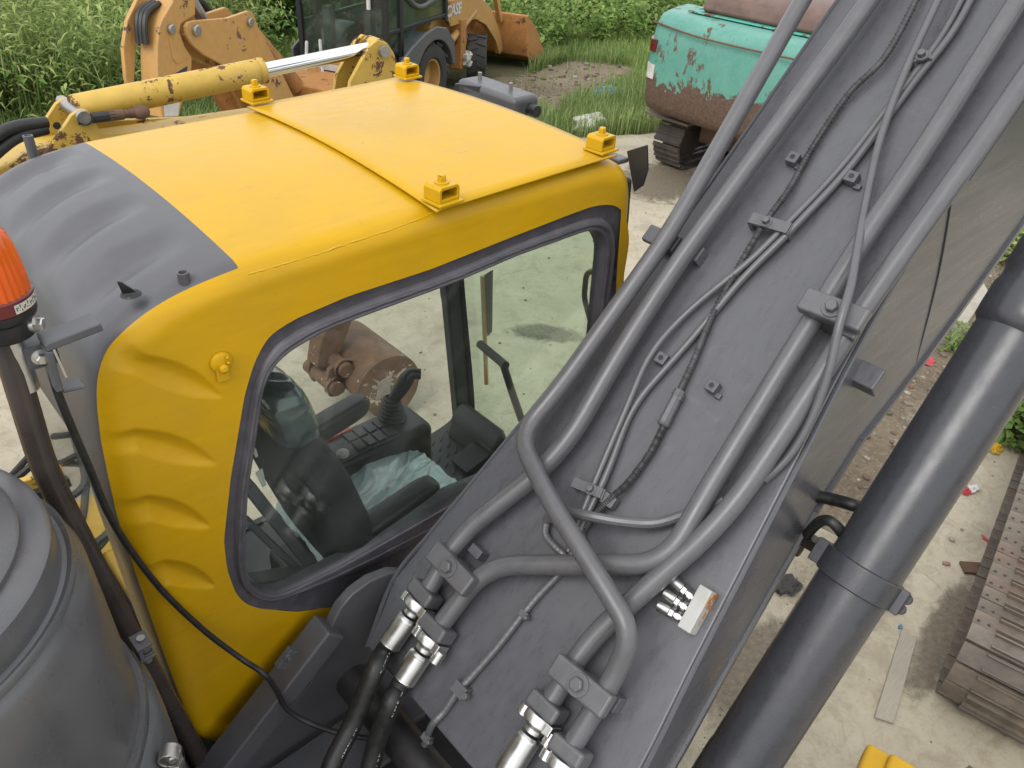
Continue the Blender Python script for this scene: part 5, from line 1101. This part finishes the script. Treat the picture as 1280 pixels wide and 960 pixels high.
vs = [p for r_ in rws for p in r_]; n = NG+1
fs = [(k*n+i, k*n+i+1, (k+1)*n+i+1, (k+1)*n+i) for k in range(len(rws)-1) for i in range(NG)]
b = len(vs); back = [G3(1.0, -1.34, z) for z, _ in prof]+[G3(1.0, 1.34, z) for z, _ in prof]; vs += back; m = len(prof)
fs += [(k*n, (k+1)*n, b+k+1, b+k) for k in range(m-1)]+[(k*n+NG, b+m+k, b+m+k+1, (k+1)*n+NG) for k in range(m-1)]
fs += [tuple([b]+[i for i in range(n)]+[b+m])[::-1], tuple([b+m-1]+[(m-1)*n+i for i in range(n)]+[b+2*m-1])]
mb.add(vs, fs); mb.build('counterweight', 'teal_weight', GE, smooth=40) if 'teal_weight' in MATS else mb.build('counterweight', 'teal_paint', GE, smooth=40)
mb = MB(); mb.prism([G3(.45, -1.1, 2.05), G3(1.6, -1.1, 2.05), G3(1.6, .95, 2.05), G3(.45, .95, 2.05)], (0, 0, .02)); mb.build('top_deck', 'teal_paint', GE, bevel=.01)
mb = MB(); hz = [(.50, 2.07), (.56, 2.24), (.75, 2.36), (1.6, 2.42), (1.6, 2.07)]
mb.prism([G3(a, -.95, z) for a, z in hz], GY*1.75); mb.build('engine_hood', 'brown_plastic', GE, bevel=.06, seg=4)
mb = MB(); mb.prism([G3(1.0, -1.34, .9), G3(3.2, -1.34, .9), G3(3.2, -1.34, 2.0), G3(1.0, -1.34, 2.0)], GY*2.66); mb.build('body', 'teal_paint', GE, bevel=.03)
mb = MB(); mb.prism([G3(2.9, .3, 1.9), G3(4.3, .3, 1.0), G3(4.4, .3, 2.0), G3(4.2, .3, 2.8), G3(2.9, .3, 2.8)], GY*1.0); mb.build('cab', 'teal_paint', GE, bevel=.05)
def surf_patch(l0, l1, z0, z1, th, n=8):
    vs = []; m = MB()
    for i in range(n+1):
        l = l0+(l1-l0)*i/n
        for z in (z0, z1): vs += [G3(cwx(l)+.012-th, l, z), G3(cwx(l)+.05, l, z)]
    fs = [(4*i, 4*i+4, 4*i+6, 4*i+2) for i in range(n)]+[(4*i+2, 4*i+6, 4*i+7, 4*i+3) for i in range(n)]+[(4*i, 4*i+1, 4*i+5, 4*i+4) for i in range(n)]+[(0, 2, 3, 1), (4*n, 4*n+1, 4*n+3, 4*n+2)]
    m.add(vs, fs); return m
surf_patch(1.05, 1.335, 1.60, 1.74, .020).build('tail_lamp', 'lamp_red', GE, bevel=.003)
surf_patch(1.03, 1.22, 1.28, 1.45, .016).build('decal', 'white_litter', GE, smooth=0)
mb = MB(); mb.tube(spline([G3(.12, 1.2, 1.93), G3(.02, .6, 1.90), G3(.0, 0, 1.89), G3(.02, -1.2, 1.90)], 10), .012, 6); mb.build('edge_groove', 'rusty_steel', GE)
mb = MB(); mb.lathe([(.40, .86), (.7, .84), (.7, .62), (.4, .60)], G3(1.9, 0, 0), (0, 0, 1), 32); mb.prism([G3(.9, -.75, .40), G3(3.6, -.75, .40), G3(3.6, .75, .40), G3(.9, .75, .40)], (0, 0, .3)); mb.build('car_body', 'rusty_steel', GE, bevel=.03)
gy = math.atan2(GX.y, GX.x)
c1 = G3(2.55, 1.02, 0); crawler(GE, c1, gy, 3.9, .31, .22, 36, 'dark_track', .342, frame_mat='dark_track', seed=21); c2 = G3(2.55, -1.02, 0); crawler(GE, c2, gy, 3.9, .31, .22, 36, 'dark_track', .342, frame_mat='dark_track', seed=22)
mb = MB(); mb.obox(G3(.72, 1.05, .70), GX*.22, GY*.36, V((0, 0, .02))); mb.obox(G3(.62, 1.05, .74), GX*.04, GY*.36, V((0, 0, .02))); mb.build('loose_shoe', 'track_steel', GE, bevel=.006)

# ------------------------------------------------------------------ small yellow excavator beyond the cab: boom, cylinder, dipper and bucket
YE = empty('excavator', (-1.6, 3.0, 0), 'worn pale yellow excavator arm with chromed cylinder reaching past the far side of the cab', 'excavator')
YY = 3.0
def Y3(t, dy=0.0): return V((t[0], YY+dy, t[1]))
c0, c1_, c2_ = V((0.406, 3, 2.514)), V((1.463, 3, 2.544)), V((2.203, 3, 2.624))
ax = (c2_-c0).normalized()
mb = MB(); Lc = (c1_-c0).length; mb.lathe([(0, .02), (.066, .02), (.070, .03), (.070, Lc-.05), (.066, Lc-.048), (.066, Lc-.035), (.072, Lc-.033), (.072, Lc), (.040, Lc+.004)], c0, ax, 32); YC = mb.build('arm_cylinder', 'old_yellow', YE)
mb = MB(); mb.lathe([(.040, Lc-.02), (.040, (c2_-c0).length), (0, (c2_-c0).length)], c0, ax, 24); mb.build('rod', 'chrome', YE)
for dy in (-.13, .10):
    mb = MB(); poly = [(0.192, 2.343), (0.299, 2.444), (0.379, 2.526), (0.422, 2.547), (0.454, 2.542), (0.474, 2.512), (0.492, 2.429), (0.528, 2.415), (1.284, 2.328), (1.267, 2.216), (0.221, 2.173)]; mb.prism([Y3(t, dy) for t in poly], (0, .03, 0)); mb.build('cylinder_mount', 'old_yellow', YE, bevel=.006)
mb = MB(); mb.lathe([(0, -.17), (.030, -.17), (.030, .17), (0, .17)], c0+ax*.02, (0, 1, 0), 16); mb.lathe([(.036, -.175), (.036, -.15)], c0+ax*.02, (0, 1, 0), 16); mb.build('pivot_pin', 'steel_bolt', YE)
mb = MB(); q = V((0.304, 2.868, 2.489)); mb.lathe([(.018, .0), (0, .0)], q+V((0, -.001, 0)), (0, -1, 0), 14); mb.build('bolt_hole', 'rubber', YE, smooth=0)
for dy in (-.09, .07):
    mb = MB(); poly = [(1.974, 2.472), (2.05, 2.571), (2.124, 2.66), (2.184, 2.691), (2.252, 2.666), (2.297, 2.605), (2.341, 2.495), (2.36, 2.364), (2.262, 2.121), (1.904, 2.18)]; mb.prism([Y3(t, dy) for t in poly], (0, .03, 0)); mb.build('dipper_lever', 'old_yellow', YE, bevel=.006)
mb = MB(); mb.lathe([(0, -.125), (.034, -.125), (.034, .12), (0, .12)], c2_+ax*.01, (0, 1, 0), 16); mb.build('pivot_pin', 'steel_bolt', YE)
mb = MB(); mb.lathe([(0, -.055), (.062, -.055), (.062, .055), (0, .055)], c2_+ax*.01, (0, 1, 0), 20); mb.build('rod_eye', 'old_yellow', YE)
mb = MB(); poly = [(-1.7, 1.1), (-1.4, 1.55), (-.3, 2.25), (.2, 2.38), (1.4, 2.36), (2.25, 2.22), (2.4, 2.10), (2.25, 2.0), (1.3, 2.08), (.2, 2.05), (-.9, 1.5), (-1.5, .9)]; mb.prism([Y3(t, -.11) for t in poly], (0, .22, 0)); mb.build('boom', 'old_yellow', YE, bevel=.015)
mb = MB(); poly = [(2.25, 2.48), (2.45, 2.45), (2.50, 2.1), (2.12, 1.32), (1.90, 1.36), (2.18, 2.0)]; mb.prism([Y3(t, -.085) for t in poly], (0, .17, 0)); mb.build('dipper', 'old_yellow', YE, bevel=.015)
mb = MB(); mb.prism([Y3(t, -.075) for t in [(1.90, 1.36), (2.12, 1.32), (1.78, .62), (1.66, .50), (1.56, .54), (1.60, .70)]], (0, .15, 0)); mb.build('coupler', 'dirty_bucket', YE, bevel=.015)
for hp in ([(-0.103, 2.85, 2.404), (0.059, 2.87, 2.492), (0.155, 2.9, 2.505), (0.277, 2.93, 2.493)], [(-0.13, 2.85, 2.314), (0.039, 2.87, 2.42), (0.142, 2.9, 2.458), (0.269, 2.93, 2.464)]):
    mb = MB(); mb.tube(spline(hp, 8), .028, 12); mb.build('arm_hose', 'hose_rubber', YE)
mb = MB(); e0, e1 = V((0.521, 2.88, 2.495)), V((0.709, 2.88, 2.49)); d_ = (e1-e0).normalized(); mb.tube([e0-d_*.12, e0+d_*.06], .026, 10); mb.build('arm_hose', 'hose_rubber', YE)
mb = MB(); mb.lathe([(.026, .03), (.026, .10), (.020, .10), (.020, .13), (.024, .13), (.024, .19), (0, .19)], e0, d_, 12); mb.sphere(e1, .045, 8, 0, (1, 1, .8)); mb.build('hose_fitting', 'rusty_steel', YE)
mb = MB(); e0 = V((0.244, 2.75, 2.519)); mb.box((-1.75, 2.45, .75), (-2.9, 3.9, 1.5)); mb.build('body', 'old_yellow', YE, bevel=.05)
crawler(YE, (-2.2, 2.55, 0), 0, 2.2, .27, .2, 24, 'track_steel', .30, seed=41); crawler(YE, (-2.2, 3.8, 0), 0, 2.2, .27, .2, 24, 'track_steel', .30, seed=42)
# its bucket
bq = V((1.93, 3.0, .02)); W2 = .30
KA = math.radians(62)
KS = .84
def K3(u, y, z): return V((1.96+KS*((u-.18)*math.cos(KA)-(z-.38)*math.sin(KA)), 2.95+y, .36+KS*((u-.18)*math.sin(KA)+(z-.38)*math.cos(KA))))
_ar = [(.17+.33*math.cos(a)*(1.0 if math.cos(a) > 0 else .9), .37+.335*math.sin(a)) for a in [math.radians(112-t*12) for t in range(0, 19)]]
KBX = _ar+[(-.12, .10), (-.06, .14)]+[(.17+(u-.17)*.86, .37+(z-.37)*.86) for u, z in reversed(_ar)]
mb = MB(); vs = []; n = len(KBX); mb.prism([K3(u, -W2, z) for u, z in KBX], (0, 2*W2, 0)); BK2 = mb.build('bucket', 'dirty_bucket', YE, bevel=.006)
out = _ar+[(-.12, .10), (-.10, .40)]
for y in (-W2-.022, W2+.001):
    mb = MB(); mb.prism([K3(u, y, z) for u, z in out], (0, .021, 0)); mb.build('bucket_side', 'dirty_bucket', BK2, bevel=.006)
mb = MB(); mb.prism([K3(u, -W2-.030, z) for u, z in ((.05, .46), (.22, .52), (.32, .40), (.12, .34))], (0, .007, 0)); mb.build('wear_plate', 'stone', BK2, bevel=.002)
for k in range(5):
    y = -W2+.06+k*(2*W2-.12)/4; mb = MB(); mb.prism([K3(-.10, y-.03, .13), K3(-.10, y-.03, .07), K3(-.28, y-.03, -.00), K3(-.22, y-.03, .06)], (0, .06, 0)); mb.build('tooth', 'dirty_bucket', BK2, bevel=.006)
for y in (-.14, .10):
    mb = MB(); mb.prism([K3(u, y, z) for u, z in ((.0, .64), (.32, .64), (.30, .80), (.20, .88), (.05, .86), (-.05, .76))], (0, .04, 0)); mb.build('bucket_ear', 'dirty_bucket', BK2, bevel=.006)
for (u, z) in ((.06, .78), (.24, .76)):
    mb = MB(); mb.lathe([(0, -.20), (.055, -.20), (.055, .20), (0, .20)], K3(u, 0, z), (0, 1, 0), 18); mb.lathe([(.075, -.17), (.075, -.14)], K3(u, 0, z), (0, 1, 0), 18); mb.build('bucket_pin', 'dirty_bucket', BK2)

# ------------------------------------------------------------------ vegetation
def no_machine(x, y):
    p = V((x, y, 0))-LP; a, l = p.dot(LD), p.dot(LL)
    if -4.3 < a < 2.5 and -.3 < l < 2.1: return False
    if x > 7.0 and 2.6 < y < 5.65: return False
    return True
def keep_grass(x, y):
    if y < yard_edge(x)+.05: return False
    if patch(x, y): return random.random() < .05
    return no_machine(x, y)
def dens(lo, hi, n, seed, keep): return scatter(n, np.array(lo), np.array(hi), keep, 0, seed)
g1 = dens((1.5, 5.5), (17, 21), 150000, 11, keep_grass)
grass('meadow_grass', g1, .20, .006, 'grass_blade', 'green grass growing between the parked machines and the weeds', 21)
cl = scatter(26000, np.array((6.6, 5.9)), np.array((12.5, 10.5)), lambda x, y: y > yard_edge(x)-.25 and no_machine(x, y) and not patch(x, y), 90, 12)
grass('grass_tufts', cl, .34, .007, 'tall_grass_blade', 'taller pale grass tufts at the edge of the concrete', 22)
g2 = dens((7, 12.5), (24, 27), 60000, 13, lambda x, y: y+.45*x > 19.5 and no_machine(x, y))
grass('tall_grass', g2, .75, .011, 'tall_grass_blade', 'tall pale green grass in front of the far wall', 23, .5)
g0 = dens((-6, 9.0), (6, 13), 50000, 14, keep_grass); grass('bank_grass', g0, .30, .008, 'tall_grass_blade', 'rough grass at the foot of the weed bank', 24)
w1 = dens((-9, 10.6), (6.6, 22), 4300, 15, lambda x, y: y > 11.3-.16*x and y-11.3 > -.25*x and no_machine(x, y) and not (x > 3 and y < 13.0-.0*x and x > 3.4))
weeds('weed_bank', w1, 1.55, 44, .20, .018, 'weed_leaf', 'dense bank of tall feathery green weeds at the left', 'weeds', 31, .30, .35, .30)
w2 = dens((-9, 10.6), (6.2, 20), 520, 16, lambda x, y: y > 11.6-.16*x and no_machine(x, y)); 
weeds('weed_undergrowth', w2, 1.0, 70, .12, .032, 'dark_leaf', 'darker broad-leaved undergrowth inside the weed bank', 'weeds', 32, .34, .1, .5)
w3 = dens((5.2, 14.6), (12, 20), 700, 17, lambda x, y: no_machine(x, y) and y > 13.6)
weeds('leafy_thicket', w3, 1.75, 130, .15, .050, 'dark_leaf', 'bright leafy thicket behind the backhoe loader', 'bushes', 33, .38, .15, .45)
w4 = dens((10.2, 10.8), (20, 20), 420, 18, lambda x, y: no_machine(x, y) and 17.2 < y+.55*x)
weeds('broadleaf_weeds', w4, .85, 85, .13, .045, 'grass_blade', 'knee-high leafy weeds on the verge beyond the dirt patch', 'weeds', 34, .26, .2, .4)
w5 = dens((14, 14), (30, 34), 1300, 19, lambda x, y: y+.6*x > 26.0)
weeds('far_thicket', w5, 2.3, 110, .22, .060, 'dark_leaf', 'dark thicket along the far edge of the yard', 'bushes', 35, .5, .15, .4)
w6 = dens((-30, 19), (16, 34), 1300, 20, lambda x, y: True)
weeds('far_bank', w6, 2.6, 110, .24, .060, 'weed_leaf', 'far green bank behind the weeds', 'weeds', 36, .6, .15, .4)
g3 = dens((-9, 10.9), (6.4, 19), 26000, 25, lambda x, y: y > 11.4-.16*x and no_machine(x, y) and not (x > 3.4 and y < 13))
grass('wispy_grass', g3, 1.35, .010, 'tall_grass_blade', 'pale wispy grass stems mixed through the weed bank', 26, .55)
# yellow blossoms in the weed bank
fl = w1[rng.integers(0, len(w1), 160)]; fz = rng.uniform(1.0, 1.75, 160); c = np.repeat(np.concatenate([fl, fz[:, None]], 1), 5, 0)+rng.normal(0, .03, (800, 3))
v, f = gauss_leaves(c, .05, .016, .6, .1, 77); o = bpy.data.objects.new('blossom', np_mesh('blossom', v, f, 'flower')); COL.objects.link(o); o['kind'] = 'stuff'; tag(o, 'small yellow blossoms scattered through the weed bank', 'flowers')
# shrubs at the right edge
def shrub(p, r, h, n, mat, label, seed, L=.09, W=.03):
    e = empty('shrub', (p[0], p[1], 0), label, 'plant', 'shrubs in the rubble'); g = np.random.default_rng(seed)
    a = g.uniform(0, 2*np.pi, n); rr = r*np.sqrt(g.uniform(0, 1, n)); z = h*g.uniform(.1, 1, n)*(1-.45*(rr/r)**2)
    c = np.stack([p[0]+rr*np.cos(a), p[1]+rr*np.sin(a), z], 1); v, f = gauss_leaves(c, L, W, .35, .4, seed+1)
    o = bpy.data.objects.new('foliage', np_mesh('foliage', v, f, mat)); COL.objects.link(o); adopt(o, e)
    mb = MB()
    for k in range(7):
        t = random.uniform(0, 6.28); mb.tube(spline([(p[0], p[1], 0), (p[0]+r*.3*math.cos(t), p[1]+r*.3*math.sin(t), h*.4), (p[0]+r*.6*math.cos(t+.3), p[1]+r*.6*math.sin(t+.3), h*.8)], 4), [.010-.0008*i for i in range(9)], 5)
    mb.build('stem', 'wood', e)
q = V((5.902, -0.594, 0)); shrub((q.x, q.y), .34, .42, 900, 'grass_blade', 'bright green leafy plant at the right edge beside the lift cylinder', 51)
q = V((9.517, 0.904, 0)); shrub((q.x, q.y), .50, .35, 900, 'weed_leaf', 'low green plant among rubble beyond the top of the lift cylinder', 52)
q = V((6.822, 0.419, 0)); shrub((q.x, q.y), .22, .22, 260, 'grass_blade', 'small grass tuft beside the broken slab right of the boom', 53, .12, .008)
q = V((9.647, 1.299, 0)); shrub((q.x+.8, q.y), .7, .6, 900, 'dark_leaf', 'dark bush beyond the rubble at the upper right', 54)

# ------------------------------------------------------------------ far stone wall, rubble, litter
WL = empty('stone_wall', (16.2, 16.0, 0), 'low grey stone wall half hidden by grass at the top of the view', 'wall')
wa, wb = V((13.898, 15.558, 0.3)), V((18.747, 14.603, 0.3)); wdv = (wb-wa).normalized(); wn = V((-wdv.y, wdv.x, 0)); L = (wb-wa).length; sm = None
mb = MB(); mb.beam(wa+V((0, 0, -.3)), wb+V((0, 0, -.3)), (0, 0, 1), .24, .9); mb.build('wall_core', 'wall_stone', WL)
rr = random.Random(3)
for row in range(4):
    x = -.3+.25*(row % 2)
    while x < L:
        w_ = rr.uniform(.35, .7); mb = MB(); mb.obox(wa+wdv*(x+w_/2)+V((0, 0, -.25+row*.19)), wdv*(w_/2-.012), wn*rr.uniform(.14, .17), V((0, 0, .085))); mb.build('stone', 'wall_stone', WL, bevel=.02); x += w_
def rock(name, p, r, mat, label, cat, seed, flat=.6, group=None):
    rr = random.Random(seed); mb = MB(); mb.sphere((0, 0, 0), r, 6)
    sc = (rr.uniform(.8, 1.3), rr.uniform(.8, 1.2), flat*rr.uniform(.8, 1.2)); h = {}
    for i, x in enumerate(mb.v):
        k = tuple(round(q, 4) for q in x); h.setdefault(k, rr.uniform(.75, 1.2)); f_ = h[k]; mb.v[i] = (p[0]+x[0]*f_*sc[0], p[1]+x[1]*f_*sc[1], p[2]+x[2]*f_*sc[2]+r*flat*.55)
    return tag(mb.build(name, mat, None, smooth=25), label, cat, group)
def flat_piece(name, pts, th, mat, label, cat, z=.004, tilt=0):
    mb = MB(); mb.prism([(p[0], p[1], z+tilt*i) for i, p in enumerate(pts)], (0, 0, th)); return tag(mb.build(name, mat, None, bevel=.004), label, cat)
flat_piece('concrete_slab', [(7.101, 0.845, 0), (8.052, 1.056, 0), (8.444, 0.839, -0), (8.124, 0.626, -0), (7.232, 0.478, 0)], .07, 'concrete_slab' if 'concrete_slab' in MATS else 'stone', 'large pale broken slab lying between boom and lift cylinder', 'slab')
flat_piece('concrete_slab', [(6.659, 0.577, 0), (7.065, 0.603, 0), (7.102, 0.462, 0), (6.678, 0.387, 0)], .06, 'stone', 'small pale slab piece in front of the large broken slab', 'slab')
flat_piece('wooden_plank', [(2.543, -1.013, 0), (2.588, -1.098, 0), (3.237, -0.924, 0), (3.207, -0.84, 0)], .012, 'old_board', 'weathered grey board lying flat on the concrete beside the lift cylinder', 'plank')
flat_piece('steel_offcut', [(4.044, -0.825, 0), (4.156, -0.935, 0), (4.047, -0.968, 0), (3.974, -0.891, -0)], .02, 'rusty_steel', 'small rusty steel offcut beside the crawler track', 'offcut')
def crumple(name, p, r, mat, label, cat, seed, flat=.45):
    rr = random.Random(seed); mb = MB(); mb.sphere((0, 0, 0), r, 7); h = {}
    a = rr.uniform(0, 3)
    for i, x in enumerate(mb.v):
        k = tuple(round(q, 4) for q in x); h.setdefault(k, rr.uniform(.5, 1.35)); f_ = h[k]; u, w_ = x[0]*math.cos(a)-x[1]*math.sin(a), x[0]*math.sin(a)+x[1]*math.cos(a); mb.v[i] = (p[0]+u*f_*1.3, p[1]+w_*f_*.8, max(.003, p[2]+x[2]*f_*flat+r*flat*.7))
    return tag(mb.build(name, mat, None, smooth=0), label, cat)
crumple('crumpled_wrapper', V((4.868, -0.58, -0)), .045, 'white_litter', 'crumpled white and red wrapper on the concrete near the crawler track', 'litter', 1); crumple('crumpled_wrapper', V((4.803, -0.56, 0)), .035, 'red_litter', 'crumpled red wrapper touching the white wrapper near the track', 'litter', 2)
flat_piece('red_strip', [(4.438, -0.811, 0), (4.413, -0.895, 0), (4.386, -0.911, 0), (4.399, -0.837, 0)], .006, 'red_litter', 'thin red plastic strip beside the crawler track', 'litter')
crumple('yellow_wrapper', V((5.483, -0.494, 0)), .055, 'yellow_litter', 'small yellow wrapper beside the green plant at the right edge', 'litter', 3)
crumple('blue_scrap', V((3.237, -0.82, -0)), .016, 'blue_litter', 'tiny blue scrap at the end of the weathered board', 'litter', 4)
crumple('red_wrapper', V((6.333, 0.428, 0)), .07, 'red_litter', 'flattened red wrapper in the rubble beside the boom', 'litter', 5, .2)
wb_ = crumple('white_bag', V((8.649, 6.938, 0)), .30, 'white_litter', 'crumpled white sack at the grass edge behind the cab roof', 'sack', 6, .5); _m = wb_.modifiers.new('soft', 'SUBSURF'); _m.levels = _m.render_levels = 2
crumple('blue_sheet', V((10.532, 8.185, 0)), .28, 'blue_litter', 'faded blue plastic sheet half buried in the grass', 'litter', 7, .25)
crumple('rag', V((2.973, -0.22, 0)), .08, 'dusty_rubber', 'dark oily rag on the ground between boom and lift cylinder', 'rag', 8, .3)
rr = random.Random(12)
stones = bpy.data.objects.new('gravel', None)
def gravel(name, pts, rlo, rhi, mat, label, seed):
    g = random.Random(seed); mb = MB(); base = MB(); base.sphere((0, 0, 0), 1, 3)
    for p in pts:
        r = rlo*(rhi/rlo)**(g.random()**2); a = g.uniform(0, 6.28); sx, sy, sz = g.uniform(.7, 1.3), g.uniform(.7, 1.2), g.uniform(.4, .9)
        mb.add([(p[0]+r*(x[0]*sx*math.cos(a)-x[1]*sy*math.sin(a)), p[1]+r*(x[0]*sx*math.sin(a)+x[1]*sy*math.cos(a)), r*(.4*sz+x[2]*sz)) for x in base.v], base.f)
    o = mb.build(name, mat, None, smooth=0); o['kind'] = 'stuff'; return tag(o, label, 'gravel')
bpy.data.objects.remove(stones)
st = in_poly([(3.6, -.05), (4.8, .5), (5.6, .9), (6.6, 1.2), (7.6, 1.4), (8.6, 1.6), (9.8, 1.7), (9.0, .4), (8.0, -.2), (6.8, -.25), (6.0, -.45), (5.0, -.35), (4.2, -.35)])
pt = [p for p in scatter(3500, np.array((3.4, -.8)), np.array((10, 1.7)), lambda x, y: st(x, y) or random.random() < .10, 0, 61)]
gravel('rubble', pt, .006, .050, 'rubble_stone', 'grey and brown rubble strewn along the right of the boom', 62)
sg_ = in_poly([(1.591, -0.514, 0)[:2], (2.635, -0.296, -0)[:2], (3.283, -0.174, 0)[:2], (3.764, -0.192, 0)[:2], (2.683, -0.482, 0)[:2], (1.774, -0.722, 0)[:2]]); pt = [p for p in scatter(9000, np.array((1.2, -1.6)), np.array((5.2, 1.2)), lambda x, y: sg_(x, y), 0, 71)]
gravel('sand_debris', pt, .002, .012, 'rubble_stone', 'sandy debris on the ground in the gap between boom and lift cylinder', 72)
pt = [p for p in scatter(900, np.array((8, 7)), np.array((13, 11)), lambda x, y: patch(x, y), 0, 63)]; gravel('verge_gravel', pt, .012, .06, 'rubble_stone', 'loose stones on the bare dirt patch beyond the cab', 64)
pt = [p for p in scatter(1500, np.array((.5, -3)), np.array((9, 8)), lambda x, y: no_machine(x, y), 0, 65)]; gravel('grit', pt, .003, .016, 'rubble_stone', 'small grit scattered over the concrete yard', 66)
